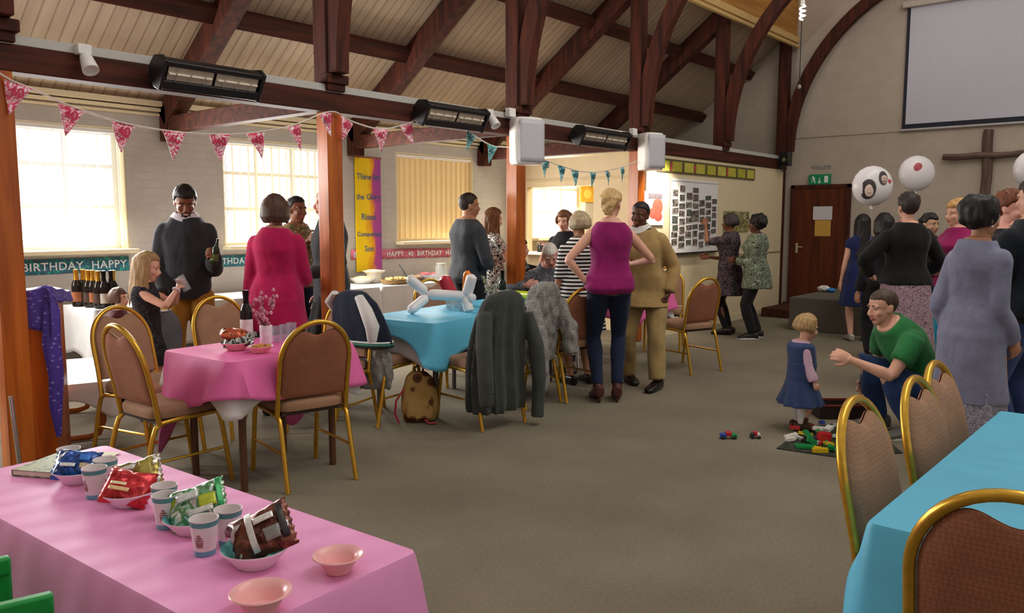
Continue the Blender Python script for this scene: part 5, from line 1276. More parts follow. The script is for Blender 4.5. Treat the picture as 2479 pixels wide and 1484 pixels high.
PF = foil('pink_bunting', 'dc4a70', 'fbeef0', 'f4d4dc'); TF = foil('teal_bunting', '2f8e92', 'dcefee', 'a8d0d0')
bunting('pink and white 40 bunting strung past the orange post to the middle heater', [(-10, 172), (30, 196), (80, 216), (175, 258), (300, 298), (420, 318), (530, 325), (620, 320), (710, 303), (800, 270), (850, 293), (920, 312), (985, 300), (1014, 284)], (50, 178, 302, 419, 527, 618, 707, 785, 845, 921, 988), PF, (.145, .18), plain('c02850', .5))
bunting('teal and white 40 bunting strung past both white loudspeakers', [(1128, 312), (1140, 322), (1190, 352), (1236, 357), (1275, 365), (1315, 386), (1360, 402), (1400, 414), (1440, 417), (1475, 412), (1510, 403), (1545, 388)], (1141, 1192, 1320, 1360, 1397, 1437, 1473, 1506), TF, (.115, .17), plain('2a6a74', .5))
# ================================================================ round balloons over the group
def balloon(label, px, py, d, r, kind):
    p = onD(px, py, d); t = thing('foil_balloon', label, 'balloon', p, YAW - PI / 2, 'round white foil balloons'); a = plain('d6d2d4', .3, var=.02)
    q = MB(); q.ell((0, 0, 0), (r, r * .62, r), n=32, fn=lambda v_: 1 - .02 * abs(math.sin(9 * math.atan2(v_.x, v_.z))) * (1 - abs(v_.y))); q.build('balloon_skin', a, t)
    q = MB()
    if kind == 0:
        k = plain('3c3436', .5, var=.3, scale=40)
        def yy_(x, z): return -r * .62 * math.sqrt(max(.05, 1 - x * x - z * z)) - .004
        for x, z, s_ in ((-.42, -.18, 1.35), (.28, .36, .95)):
            q = MB(); q.grid(14, 14, lambda u_, v_: (lambda a_, b_: Vector((r * (x + .25 * s_ * a_ * math.sqrt(1 - b_ * b_ / 2)), yy_(x + .29 * s_ * a_ * math.sqrt(1 - b_ * b_ / 2), z + .36 * s_ * b_ * math.sqrt(1 - a_ * a_ / 2)), r * (z + .36 * s_ * b_ * math.sqrt(1 - a_ * a_ / 2)))))(2 * u_ - 1, 2 * v_ - 1)); q.build('printed_hair', k, t)
            q = MB(); q.ell((r * (x + .02), yy_(x, z) - .003, r * (z - .08)), (r * .17 * s_, .012, r * .23 * s_), n=14); q.build('printed_face', plain('c9b0a4', .5, var=.15, scale=60), t)
        for x, z, s_ in ((-.42, -.26, 1.35), (.3, .28, .95)):
            q = MB()
            for ex in (-.06, .06): q.ell((r * (x + ex * s_), yy_(x, z) - .014, r * (z + .06 * s_)), (r * .022, .004, r * .016), n=8)
            q.tube([(r * (x + e2 * s_), yy_(x, z) - .015, r * (z - .08 * s_ + 2.5 * e2 * e2)) for e2 in (-.06, -.03, 0, .03, .06)], r * .014, 6); q.build('printed_features', k, t)
        q = MB(); q.ell((r * .58, -r * .45, r * .2), (r * .14, .012, r * .12), n=12); q.build('red_print', plain('b8404a', .5), t)
    else:
        q.ell((-r * .2, -r * .55, r * .3), (r * .25, .014, r * .27), n=14); q.build('red_print', plain('b4565a' if kind == 1 else '9a6a8a', .5), t)
    q = MB(); q.cyl((0, 0, -r * .98), (0, 0, -r * 1.14), .012, .02); q.build('neck', a, t)
    q = MB(); q.tube([(.01 * math.sin(k_), .01 * math.cos(k_ * 1.3), -r * 1.12 - k_ * .14) for k_ in range(9)], .0025, 5); q.build('ribbon', plain('b8a8ac', .6), t)
balloon('round white balloon printed with two dark haired faces, nearest the brown door', 2112, 450, 8.6, .212, 0)
balloon('round white balloon with a red print between the door and the wooden cross', 2219, 420, 9.6, .21, 1)
balloon('round white balloon over the arm of the wooden cross, partly out of view', 2501, 410, 8.4, .2, 2)
# ================================================================ things on the tables
CUPW = plain('e6dede', .5, var=.03); CUPT = plain('5a9c9c', .5, var=.04); CUPB = plain('6aa4b8', .5, var=.04); CAKE = plain('9a6a6a', .6, var=.35, scale=140)
def make_cup(label):
    t = thing('paper_cup', label, 'cup', group='teal banded paper cups'); q = MB()
    prof = [(0, .004), (.026, .004), (.0275, 0), (.0285, .014), (.0365, .082), (.0378, .096), (.039, .0985), (.0385, .100), (.0365, .099), (.0355, .09), (.0275, .012), (0, .010)]
    q.lathe(prof, 32, ms=[0, 0, 2, 0, 1, 0, 0, 0, 0, 0, 0]); q.build('cup_body', [CUPW, CUPT, CUPB], t)
    q = MB(); a0 = -PI / 2
    def rr(z): return .0285 + (.0365 - .0285) * (z - .014) / .068 + .0006
    def pt(x, z): a = a0 + x / rr(z); return Vector((rr(z) * math.cos(a), rr(z) * math.sin(a), z))
    # cupcake print: pleated case and swirled icing
    q.grid(6, 3, lambda u_, v_: pt((u_ - .5) * lerp(.017, .022, v_), lerp(.026, .042, v_)))
    for k in range(3): q.grid(7, 1, lambda u_, v_, k=k: pt((u_ - .5) * (.026, .02, .012)[k], .044 + .007 * k + .0055 * v_ * math.sin(PI * (u_ * .8 + .1))))
    q.build('cupcake_print', CAKE, t); return t
cups = [((560 - 5, 1318), 'paper cup nearest the brown crisp packet, partly behind the front cup', 20), ((497, 1343), 'front paper cup with teal bands and a cupcake print, left of the brown packet', -5), ((404, 1279), 'paper cup with cupcake print standing beside the green crisp packet', 10),
        ((401, 1254), 'paper cup almost hidden behind another beside the green crisp packet', 40), ((232, 1207), 'paper cup standing between the blue packet and the red packet', -35), ((259, 1184), 'paper cup just behind the one beside the red packet', 70), ((170, 1155), 'paper cup farthest along the pink table, beside the closed book', 60)]
c0 = make_cup(cups[0][1])
for i, ((px, py), lb, rz) in enumerate(cups):
    p = onZ(px, py - 4, ZT + .002); o = c0 if i == 0 else dup(c0, p, 0, lb); o.location = p; o.rotation_euler.z = YAW - PI / 2 + R(rz)
BW = plain('ead9e0', .45, var=.03); BT = blotch('teal_bowl_inside', ['4a9aa0', '6ab8b8', '8acac4'], 40, .5, .0)
def make_bowl(label, r, h, ins, name='paper_bowl', group='paper bowls of crisps', outm=None, rim=.0):
    t = thing(name, label, 'bowl', group=group); q = MB()
    q.lathe([(0, .002), (r * .58, 0), (r * .62, .006), (r * .86, h * .7), (r * 1.0, h), (r * 1.0 + rim, h + .001), (r * .995 + rim * .8, h + .004), (r * .96, h - .001), (r * .82, h * .7), (r * .58, .008), (0, .006)], 40, ms=[0, 0, 0, 0, 0, 0, 1, 1, 1, 1]); q.build('bowl_body', [outm or BW, ins], t); return t
def packet_bm(L, W_, seed, bulge=.03):
    rnd = random.Random(seed); q = MB(); off = Vector((seed * 3.1, 0, 0))
    def surf(sg):
        def f(u_, v_):
            x, y = (u_ - .5) * L, (v_ - .5) * W_; e = (1 - (2 * u_ - 1) ** 4) * (1 - (2 * v_ - 1) ** 4)
            cr = noise.noise(Vector((x * 45, y * 45, sg * 2)) + off) * .010 * (.25 + e); zig = .004 * math.sin(v_ * 40) * (1 if abs(2 * u_ - 1) > .94 else 0)
            return Vector((x + zig, y * (1 - .12 * (1 - abs(2 * u_ - 1)) ** 2), sg * bulge * e ** .7 + cr))
        return f
    q.grid(26, 20, surf(1)); q.grid(26, 20, surf(-1)); return q
def foilmat(name, cols, scale=9, ax=(1, 1, 1), metal=.55):
    n = NT(name, .28, metal, .5); t = n.tex('ShaderNodeTexNoise', n.mapping(tuple(scale * a for a in ax)), Scale=1.0, Detail=2.0, Distortion=1.5); k = len(cols)
    n.col(n.ramp(t.outputs[0], [(.3 + .4 * i / k if i else 0, c(x)) for i, x in enumerate(cols)], 'CONSTANT')); return n.m
def packet(label, p, rot, L, W_, seed, mat, bits=(), bulge=.03, name='crisp_packet', group='crisp packets'):
    t = thing(name, label, 'packet', p, 0, group); t.rotation_euler = rot
    me = packet_bm(L, W_, seed, bulge).build('packet_body', mat, t)
    k_ = L / .21
    for (x, y, w, h, hx) in [(a * k_, b * k_, cc * k_, d * k_, e) for a, b, cc, d, e in bits]:
        q = MB(); q.grid(8, 4, lambda u_, v_: Vector((x + (u_ - .5) * w, y + (v_ - .5) * h, bulge * ((1 - (2 * (x + (u_ - .5) * w) / L) ** 4) * (1 - min(.99, (2 * (y + (v_ - .5) * h) / W_) ** 4))) ** .7 + .0105))); q.build('printed_patch', plain(hx, .35, .2, .15, 60), t, solid=.001)
    return t
def bowl_at(px, py, label, r=.085, h=.042, ins=None):
    p = onZ(px, py, ZT + .002); b = make_bowl(label, r, h, ins or BT); b.location = p; return p
pb = bowl_at(620, 1364, 'paper bowl with teal inside holding the brown crisp packet', .088, .045)
packet('brown and silver crisp packet leaning up in the front bowl', pb + Vector((.015, -.01, .08)), (R(52), R(-24), R(-40)), .165, .135, 3, foilmat('brown_foil', ['6a3a2c', '7a4434', '5a3026', 'b8b4b0'], 7), ((-.02, 0, .022, .14, 'd8d8d6'), (.03, .03, .07, .022, 'e8e6e2'), (.045, -.03, .05, .045, '8a8886'), (.085, 0, .02, .12, '2a2426')))
pg = bowl_at(470, 1284, 'paper bowl holding the green crisp packet')
packet('green and silver crisp packet in the bowl between four cups', pg + Vector((.02, .01, .07)), (R(46), R(-18), R(-38)), .165, .13, 5, foilmat('green_foil', ['3a8a5a', 'a8c4ac', '6a9a6c', 'd4d8d4', '9ab03a'], 8), ((-.02, .02, .08, .03, 'd8dcd8'), (.05, -.02, .06, .05, 'b4c038'), (.02, -.05, .09, .02, 'e4e6e2'), (.092, 0, .016, .13, '2f9a58')))
pr = bowl_at(315, 1219, 'paper bowl holding the red packet and the silver and gold packet')
packet('red crisp packet with pale lettering shapes in the far bowl', pr + Vector((-.01, -.015, .058)), (R(44), R(12), R(-46)), .145, .125, 7, foilmat('red_foil', ['b8202a', 'cc3038', 'a81c24'], 8, metal=.35), ((-.02, -.035, .09, .018, 'e8c890'), (-.03, -.01, .07, .014, 'f0dcb0')))
packet('silver and gold crisp packet leaning behind the red packet', pr + Vector((.05, .045, .068)), (R(52), R(-14), R(-36)), .15, .12, 9, foilmat('gold_foil', ['b8b8b4', 'd0ccc4', '8a7a3a', 'b0a050', '5a5450'], 11), ((.05, 0, .05, .09, 'a89a48'), (-.03, .03, .07, .02, 'e0dedc')))
pbl = bowl_at(192, 1164, 'paper bowl farthest along the pink table holding the blue packet')
packet('blue crisp packet in the farthest bowl on the pink table', pbl + Vector((-.005, 0, .055)), (R(42), R(8), R(-36)), .14, .12, 11, foilmat('blue_foil', ['2a4a98', '3a62b8', '24407e', 'b0b8c4'], 8, metal=.4), ((.04, .02, .05, .04, '3a78d0'), (-.03, -.03, .07, .02, 'dcdcd8'), (.05, -.03, .05, .03, 'c8b090')))
PKB = plain('f0b4b4', .3, var=.03)
for (px, py), lb, sc_ in (((819, 1385), 'small empty pink plastic bowl near the corner of the foreground pink table', 1.0), ((633, 1482), 'small empty pink plastic bowl at the near edge of the pink table', 1.1)):
    b = make_bowl(lb, .056 * sc_, .042 * sc_, PKB, 'plastic_bowl', 'empty pink bowls', PKB, .01); b.location = onZ(px, py - 3, ZT + .002)
# book and leaflets
p = onZ(128, 1134, ZT + .002); t = thing('closed_book', 'closed green covered book lying at the far end of the pink table', 'book', p, R(-62))
q = MB(); q.box((0, 0, .0105), (.15, .2, .017)); q.build('pages', plain('e6dccb', .8), t); q = MB(); q.box((0, 0, .021), (.155, .205, .003)); q.box((0, 0, .0015), (.155, .205, .003)); q.box((-.078, 0, .011), (.003, .205, .022)); q.build('cover', blotch('book_cover', ['8f9a74', 'a8ae88', '5a6a50'], 30, .5, .0), t)
for k, (px, py, hx, rz) in enumerate(((215, 1110, 'e4dcc0', -40), (235, 1108, 'dad2b4', -55), (228, 1118, '8a8478', -30))):
    p = onZ(px, py, ZT + .003 + .002 * k); tag(MB().box((0, 0, 0), (.1, .15, .0015)).build('leaflet', plain(hx, .6, var=.1, scale=40), None, loc=p, rotz=R(rz)), ('cream leaflet lying behind the farthest cup on the pink table', 'cream leaflet lying fanned over another behind the blue packet', 'dark printed leaflet lying on the cream ones behind the blue packet')[k], 'leaflet', 'leaflets on the pink table')
# things on the square pink table
Z2 = .745
p = onZ(598, 818, Z2)
def bottle(label, loc, hx, foilx=None, labx=None, h=.30, r=.038, group=None, name='bottle', lab2=None):
    t = thing(name, label, 'bottle', loc, 0, group); s_ = h / .3
    q = MB(); q.lathe([(0, 0), (r * .9, 0), (r, .008), (r, .165 * s_), (r * .9, .19 * s_), (r * .45, .225 * s_), (r * .36, .25 * s_), (r * .36, .295 * s_), (r * .4, .296 * s_), (r * .4, .3 * s_), (0, .3 * s_)], 24); q.build('bottle_body', plain(hx, .12, var=.1), t)
    if foilx: q = MB(); q.lathe([(r * .55, .215 * s_), (r * .42, .25 * s_), (r * .5, .285 * s_), (r * .52, .302 * s_), (0, .306 * s_)], 20); q.build('foil_top', plain(foilx, .3, .7), t)
    if labx: q = MB(); q.lathe([(r + .0008, .04 * s_), (r + .0008, .12 * s_)], 24); q.build('bottle_label', plain(labx, .5), t)
    return t
bottle('dark wine bottle with white label beside the pink flowers', p, '1c1216', '241418', 'd8d4d0')
p = onZ(645, 832, Z2); t = thing('flower_vase', 'white vase of small pink blossom on the square pink table', 'vase', p)
q = MB(); q.lathe([(0, 0), (.034, 0), (.036, .004), (.038, .11), (.036, .112), (.034, .01), (0, .008)], 28); q.build('vase_body', plain('e8e6ea', .4), t)
rnd = random.Random(5); PKF = plain('d89aae', .6, var=.2); PKF2 = plain('b87888', .6, var=.2); TW = plain('4a3028', .7)
def blossom(t, n_, hmax, fm, spread, tops):
    for i in range(n_):
        a = rnd.uniform(0, 6.28); tip = Vector((spread * math.cos(a) * rnd.uniform(.3, 1), spread * math.sin(a) * rnd.uniform(.3, 1), rnd.uniform(*tops)))
        b = Vector((.01 * math.cos(a), .01 * math.sin(a), hmax)); mid = b.lerp(tip, .5) + Vector((0, 0, .02)); q = MB(); q.tube([b, mid, tip], [.0025, .002, .001], 5); st = q.build('stem', TW, t)
        for k in range(7):
            u_ = rnd.uniform(.35, 1.05); c_ = b.lerp(tip, u_) + Vector((rnd.uniform(-.016, .016), rnd.uniform(-.016, .016), rnd.uniform(-.012, .012))); q = MB()
            for m_ in range(5): a2 = m_ * 1.257; q.ell(c_ + Vector((.007 * math.cos(a2), .004 * math.sin(a2 * 2), .007 * math.sin(a2))), (.006, .004, .006), n=6)
            q.build('blossom', fm[k % len(fm)], st)
blossom(t, 9, .10, (PKF, PKF, PKF2), .10, (.16, .33))
p = onZ(572, 846, Z2); b = make_bowl('pale bowl of foil packets on the square pink table beside the wine bottle', .085, .04, BT, 'paper_bowl', None, PKB); b.location = p
packet('orange and brown snack packet on top of the pale bowl by the wine bottle', p + Vector((0, .01, .085)), (R(12), R(10), R(-30)), .16, .11, 13, foilmat('orange_foil', ['a8482c', 'c05a34', '3a2420'], 9, metal=.3))
packet('silver and black snack packet below the orange one by the wine bottle', p + Vector((.01, -.015, .055)), (R(26), R(-8), R(-40)), .17, .12, 15, foilmat('black_foil', ['2a2628', 'c8c8c6', '4a4648', 'e0dedc'], 11))
p = onZ(631, 853, Z2); b = make_bowl('small pale bowl of orange crisps on the square pink table', .07, .034, BW, 'paper_bowl', None, PKB); b.location = p
q = MB(); rnd = random.Random(3)
for i in range(60):
    a = rnd.uniform(0, 6.28); r_ = .055 * math.sqrt(rnd.random()); q.ell((r_ * math.cos(a), r_ * math.sin(a), .03 + .014 * (1 - r_ / .055) + rnd.uniform(0, .006)), (.011, .007, .004), Matrix.Rotation(rnd.uniform(0, 3), 3, 'Z') @ Matrix.Rotation(rnd.uniform(-.6, .6), 3, 'X'), 7)
o = q.build('crisps', plain('cc8a34', .6, var=.2, scale=60), None, loc=p); tag(o, 'orange crisps filling the small pale bowl', 'crisps', None, 'stuff')
TUMB = glass('clear_plastic', 'b4bcc4', .08, .30)
def tumbler(label, loc, h=.095, r=.033, rot=None, grp='clear plastic tumblers'):
    t = thing('tumbler', label, 'tumbler', loc, 0, grp); q = MB(); q.lathe([(0, .003), (r * .74, 0), (r * .76, .004), (r, h), (r * 1.03, h + .001), (r * .97, h), (r * .72, .006), (0, .005)], 24); o = q.build('tumbler_body', TUMB, t)
    if rot is not None: t.rotation_euler = rot
    return t
for px, py, lb in ((672, 828, 'clear tumbler nearest the flower vase on the square pink table'), (690, 823, 'clear tumbler in the middle of the three behind the brown chair back'), (706, 818, 'clear tumbler farthest from the vase on the square pink table')): tumbler(lb, onZ(px, py, Z2))
hands = [GIRL.root.matrix_basis @ a[2] for a in GIRL.arms]
GIRL_F = Vector((math.cos(R(322)), math.sin(R(322)), 0))
tumbler('clear tumbler held up to the mouth by the girl with fair hair', (hands[0] + hands[1]) / 2 + GIRL_F * .065 + Vector((0, 0, -.03)), .12, .04, (R(0), R(-30), R(322)), None)
# things on the turquoise table
Z3 = .745; WB = plain('e6e4e6', .25, var=.02); GB = plain('b4c81e', .25, var=.04); OB = plain('e07a1c', .25, var=.04); RB = plain('b82c3c', .3, var=.04)
def sausage(t, name, pts, r, mat):
    P = []; k = len(pts) - 1
    n_ = 10
    for i in range(n_ + 1):
        u_ = i / n_ * k; j = min(int(u_), k - 1); P.append(Vector(pts[j]).lerp(Vector(pts[j + 1]), u_ - j))
    rs = [r * (1 - .0 * i) for i in range(n_ + 1)]; rs[0] = r * .35; rs[1] = r * .92; rs[-1] = r * .35; rs[-2] = r * .92
    q = MB(); q.tube(P, rs, 14); return q.build(name, mat, t)
bl = lambda px, py, d: onD(px / 3.373 + 840, py / 3.373 + 620, d)
base = onZ(1000, 758, Z3); t = thing('balloon_figure', 'white modelling balloon figure standing on the turquoise cloth', 'balloon', base); O_ = Vector(base)
for nm, pts, r_ in (('balloon_leg', [bl(495, 172, 6.45), bl(650, 300, 6.5)], .042), ('balloon_leg', [bl(655, 330, 6.5), bl(505, 455, 6.36)], .040), ('balloon_body', [bl(650, 312, 6.5), bl(985, 328, 6.55)], .042), ('balloon_neck', [bl(1025, 150, 6.52), bl(978, 322, 6.55)], .045), ('balloon_leg', [bl(968, 335, 6.55), bl(1000, 462, 6.5)], .042), ('balloon_nose', [bl(985, 330, 6.55), bl(1040, 345, 6.5)], .034)):
    sausage(t, nm, [p_ - O_ for p_ in pts], r_, WB)
q = MB(); q.tube([bl(490, 168, 6.45) - O_, bl(455, 110, 6.45) - O_, bl(425, 65, 6.45) - O_], [.012, .006, .004], 6); q.build('balloon_tail', plain('8a8684', .5), t)
p = bl(965, 290, 6.75); t = thing('modelling_balloon', 'orange modelling balloon standing behind the white balloon figure', 'balloon', (p.x, p.y, Z3)); sausage(t, 'balloon_tube', [(0, 0, .03), (.01, -.01, .2), Vector(bl(985, 118, 6.75)) - Vector((p.x, p.y, Z3))], .036, OB)
p = onZ(1228, 722, Z3); e = onZ(1352, 737, Z3); t = thing('modelling_balloon', 'long lime green modelling balloon lying on the turquoise cloth behind the fur coat', 'balloon', p); sausage(t, 'balloon_tube', [(0, 0, .042), (e - p) * .5 + Vector((0, 0, .05)), (e - p) + Vector((0, 0, .042))], .04, GB)
p = onD(1098, 715, 7.2); t = thing('modelling_balloon', 'thick red balloon leaning behind the white balloon figure', 'balloon', (p.x, p.y, Z3)); sausage(t, 'balloon_tube', [(0, 0, .04), onD(1072, 668, 7.2) - Vector((p.x, p.y, Z3))], .06, RB)
p = onZ(1186, 745, Z3); t = thing('flower_vase', 'vase of pale silvery flowers on the turquoise table behind the suit jacket', 'vase', p)
q = MB(); q.lathe([(0, 0), (.032, 0), (.034, .004), (.036, .1), (.034, .102), (.032, .01), (0, .008)], 24); q.build('vase_body', plain('8a6a78', .4, var=.3, scale=30), t)
rnd = random.Random(9); blossom(t, 8, .09, (plain('c8c4bc', .6, var=.2), plain('a8a49c', .6, var=.2), plain('8a9a60', .6, var=.2)), .1, (.15, .27))
p = onZ(1216, 733, Z3); bottle('dark green wine bottle behind the lime green balloon', p, '10201a', '0c1814', 'd8d8d4', .29, .036)
for px, py, lb in ((1088, 748, 'clear tumbler on the turquoise table under the white balloon figure'), (1104, 745, 'clear tumbler between the balloon figure legs on the turquoise table'), (1118, 752, 'clear tumbler nearest the suit jacket on the turquoise table')): tumbler(lb, onZ(px, py, Z3))
# bottles in a row on the buffet table, and the one in the man's hand
BR = [(188, 743), (205, 742), (217, 745), (228, 745), (241, 748)]
for i, (px, py) in enumerate(BR):
    p = onZ(px, py - 2, .744); bottle(('dark sparkling wine bottle with gold foil, outermost of the row on the buffet table', 'second gold foiled bottle from the outer end of the row', 'middle gold foiled bottle of the five in the row', 'fourth gold foiled bottle from the outer end of the row', 'gold foiled bottle next to the black topped wine bottle')[i], (p.x, max(p.y, 7.02), .744), '1f1712', 'c08a2e', 'b06a44' if i in (0, 3) else '4a382c', .315, .041, 'bottles on the buffet table')
for (px, py), lb, f in (((255, 748), 'black topped dark wine bottle ending the row on the buffet table', '1a1618'), ((276, 747), 'dark wine bottle behind the small brown haired child', '2a2422'), ((291, 748), 'gold topped bottle just behind the fair haired girl', 'b8a048')):
    p = onZ(px, py - 2, .744); bottle(lb, (p.x, max(p.y, 7.02), .744), '1a1412', f, 'c4bcb0', .315, .039, 'bottles on the buffet table')
h1 = MAN1.root.matrix_basis @ MAN1.arms[0][2]
t = bottle('small dark green bottle in the raised hand of the man in charcoal', h1 + Vector((-.05, -.07, -.05)), '20301e', None, '5a6a34', .2, .027); t.rotation_euler = (R(10), R(8), 0)
h7 = WOM7.root.matrix_basis @ WOM7.arms[1][2]
t = bottle('green bottle held by the woman in the floral dress', h7 + Vector((.05, -.05, -.06)), '2f6a34', None, None, .22, .028)
# grey carrier bag in the lowered hand of the man in charcoal
h2 = MAN1.root.matrix_basis @ MAN1.arms[1][2]; t = thing('carrier_bag', 'soft grey bag hanging from the lowered hand of the man in charcoal', 'bag', (h2.x, h2.y - .02, h2.z - .45))
q = MB(); rr = []
for z, w, d in ((0, .11, .05), (.02, .13, .06), (.15, .13, .06), (.26, .11, .045), (.33, .06, .02)): rr.append([Vector((w * math.copysign(abs(math.cos(a)) ** .7, math.cos(a)), d * math.copysign(abs(math.sin(a)) ** .7, math.sin(a)), z)) for a in [2 * PI * j / 24 for j in range(24)]])
q.loft(rr); add(remesh(q, fabric('70747e', 200), .01, 2, .014, 10, 'bag_body'), t, 'bag_body'); q = MB(); q.tube([(-.04, 0, .31), (-.03, 0, .38), (0, 0, .41), (.03, 0, .38), (.04, 0, .31)], .006, 6); q.build('handle', fabric('70747e', 200), t)
# buffet food and plates
PLM = plain('e8e4dc', .35, var=.03)
for k in range(9):
    p = onD(572, 722, 8.0); tag((lambda q: (q.lathe([(0, 0), (.06, 0), (.1, .012), (.115, .02), (.11, .02), (.06, .006), (0, .006)], 28), q)[1])(MB()).build('plate', PLM if k % 3 else plain('b8a48a', .5), None, loc=(4.86 + .004 * (k % 2), 7.2, .745 + .009 * k)), 'plate in the stack behind the woman in crimson, %s' % ('bottom one', 'second from the bottom', 'third from the bottom', 'fourth from the bottom', 'fifth and middle one', 'fourth from the top', 'third from the top', 'second from the top', 'top one')[k], 'plate', 'plates stacked on the buffet table')
def basket(label, x, y, w, d, h, hx, food, fhx):
    t = thing('serving_basket', label, 'basket', (x, y, .745)); q = MB(); rr = []
    for z, s_ in ((0, .85), (h * .5, .94), (h, 1.0), (h + .004, .97), (.012, .8)): rr.append([Vector((w * s_ * math.copysign(abs(math.cos(a)) ** .6, math.cos(a)), d * s_ * math.copysign(abs(math.sin(a)) ** .6, math.sin(a)), z)) for a in [2 * PI * j / 28 for j in range(28)]])
    q.loft(rr); q.build('basket_body', weave('wicker_' + hx, hx, '6a5034', 60), t)
    if food:
        q = MB(); rnd = random.Random(len(label))
        for i in range(26): q.ell((rnd.uniform(-w, w) * .68, rnd.uniform(-d, d) * .68, h * .8 + rnd.uniform(0, .025)), (.03, .022, .02), Matrix.Rotation(rnd.uniform(0, 3), 3, 'Z'), 8)
        tag(q.build('food', plain(fhx, .7, var=.25, scale=40), t), None, None, None, 'stuff')
basket('brown wicker basket on the buffet table beside the stack of plates', 5.12, 7.15, .12, .12, .16, 'a08058', True, '8a6a48')
basket('low wicker tray at the end of the buffet table under the tall banner', 6.42, 7.15, .22, .14, .05, 'b89a6a', True, 'd8b878')
def dish(label, px, py, r, h, hx, fhx, name='serving_dish', hgt=0):
    p = onZ(px, py, .745); y = min(7.5, max(7.05, p.y)); x = onY(px, py, y).x; t = thing(name, label, 'dish', (x, y, .745)); q = MB(); q.lathe([(0, 0), (r * .6, 0), (r * .62, .006 + hgt), (r * .95, h * .8 + hgt), (r, h + hgt), (r * .94, h + hgt), (r * .6, .01 + hgt), (0, .01 + hgt)], 28); q.build('dish_body', plain(hx, .35, var=.04), t)
    q = MB(); q.ell((0, 0, h * .7 + hgt), (r * .82, r * .82, h * .75), n=18, fn=lambda v_: 1 + .12 * noise.noise(v_ * 6)); q.build('food', plain(fhx, .7, var=.3, scale=50), t)
for a in (('white dish of pale salad on the buffet table nearest the orange post', 878, 682, .15, .06, 'e8e4dc', 'e0cfa0'), ('raised cake stand with a cream cake on the buffet table', 905, 668, .14, .04, 'e6e2da', 'ead8b4', 'cake_stand', .1), ('grey foil platter of sandwiches on the buffet table', 965, 684, .2, .035, 'a8a8a4', 'c8b088'), ('brown dish of pastries on the buffet table', 1000, 680, .13, .05, '7a5a40', 'b08850'), ('glass bowl of red fruit on the buffet table', 1030, 678, .11, .07, 'c8ccd0', 'b85a58'), ('white dish at the far end of the buffet table beside the glass jar', 1052, 672, .12, .05, 'e8e4e0', 'c86a6a')): dish(*a)
p = onY(1068, 672, 7.3); t = thing('glass_jar', 'large clear glass jar with pale lid on the buffet table', 'jar', (p.x, 7.3, .745)); q = MB(); q.lathe([(0, 0), (.07, 0), (.075, .01), (.075, .15), (.06, .18), (.056, .18), (.07, .012), (0, .01)], 28); q.build('jar_body', glass('jar_glass', 'd8dcd8', .05, .4), t); q = MB(); q.lathe([(.062, .18), (.064, .2), (0, .202)], 24); q.build('lid', plain('c8c0b0', .4), t)
p = onZ(1200, 690, .745)
# ================================================================ toys on the floor
BRK = [plain(h_, .35, var=.04) for h_ in ('1f8a48', 'c02830', 'd8b820', '2848a8', 'e0dcd4', '2a2a2c', '3aa05a')]
def brick(label, loc, nx, ny, hz, m, rot, grp='toy bricks on the mat'):
    q = MB(); q.box((0, 0, hz / 2), (.016 * nx, .016 * ny, hz))
    for i in range(nx):
        for j in range(ny): q.cyl((.016 * (i - (nx - 1) / 2), .016 * (j - (ny - 1) / 2), hz), (.016 * (i - (nx - 1) / 2), .016 * (j - (ny - 1) / 2), hz + .0045), .005, n=8)
    o = q.build('toy_brick', m, None, smooth=True, loc=loc); o.rotation_euler = rot; return tag(o, label, 'toy', grp)
a, b_, cN, dN = onZ(1880, 1087, 0), onZ(2022, 1108, 0), onZ(2185, 1098, 0), onZ(2090, 1020, 0)
q = MB(); q.faces([(p_.x, p_.y, z) for z in (.001, .007) for p_ in (a, b_, cN, dN, onZ(1950, 1035, 0))], [(0, 1, 2, 3, 4), (9, 8, 7, 6, 5)] + [(i, (i + 1) % 5, 5 + (i + 1) % 5, 5 + i) for i in range(5)])
tag(q.build('play_mat', blotch('dark_play_mat', ['2c2c28', '3c3f36', '24261f'], 12, .8), None), 'dark play mat spread on the carpet with toy bricks heaped on it', 'mat')
rnd = random.Random(17); names = ['green', 'red', 'yellow', 'blue', 'white', 'black', 'light green']
for i in range(46):
    px, py = rnd.gauss(1990, 48), rnd.gauss(1066, 17); px = min(2150, max(1915, px)); py = min(1096, max(1036, py)); m_ = rnd.choice([0, 0, 1, 2, 3, 4, 4, 5, 6, 0]); nx, ny = rnd.choice([(2, 4), (2, 2), (2, 6), (1, 4), (3, 4)])
    p = onZ(px, py, 0); brick('%s toy brick lying loose in the heap on the dark play mat' % names[m_], (p.x, p.y, .009 + rnd.choice([0, 0, .02, .035])), nx, ny, .02, BRK[m_], (rnd.uniform(-.3, .3), rnd.uniform(-.3, .3), rnd.uniform(0, 6.28)), '%s toy bricks on the mat' % names[m_])
p = onZ(1993, 1076, 0); brick('large red toy block on the near side of the brick heap', (p.x, p.y, .03), 5, 3, .05, BRK[1], (0.1, .1, R(-40)), None)
p = onZ(1985, 1098, 0); brick('long yellow toy brick at the front edge of the mat', (p.x, p.y, .009), 6, 2, .025, BRK[2], (0, 0, R(-52)), None)
p = onZ(1950, 1086, 0); brick('green toy base plate lying at the near corner of the mat', (p.x, p.y, .009), 8, 5, .012, BRK[0], (0, 0, R(-60)), None)
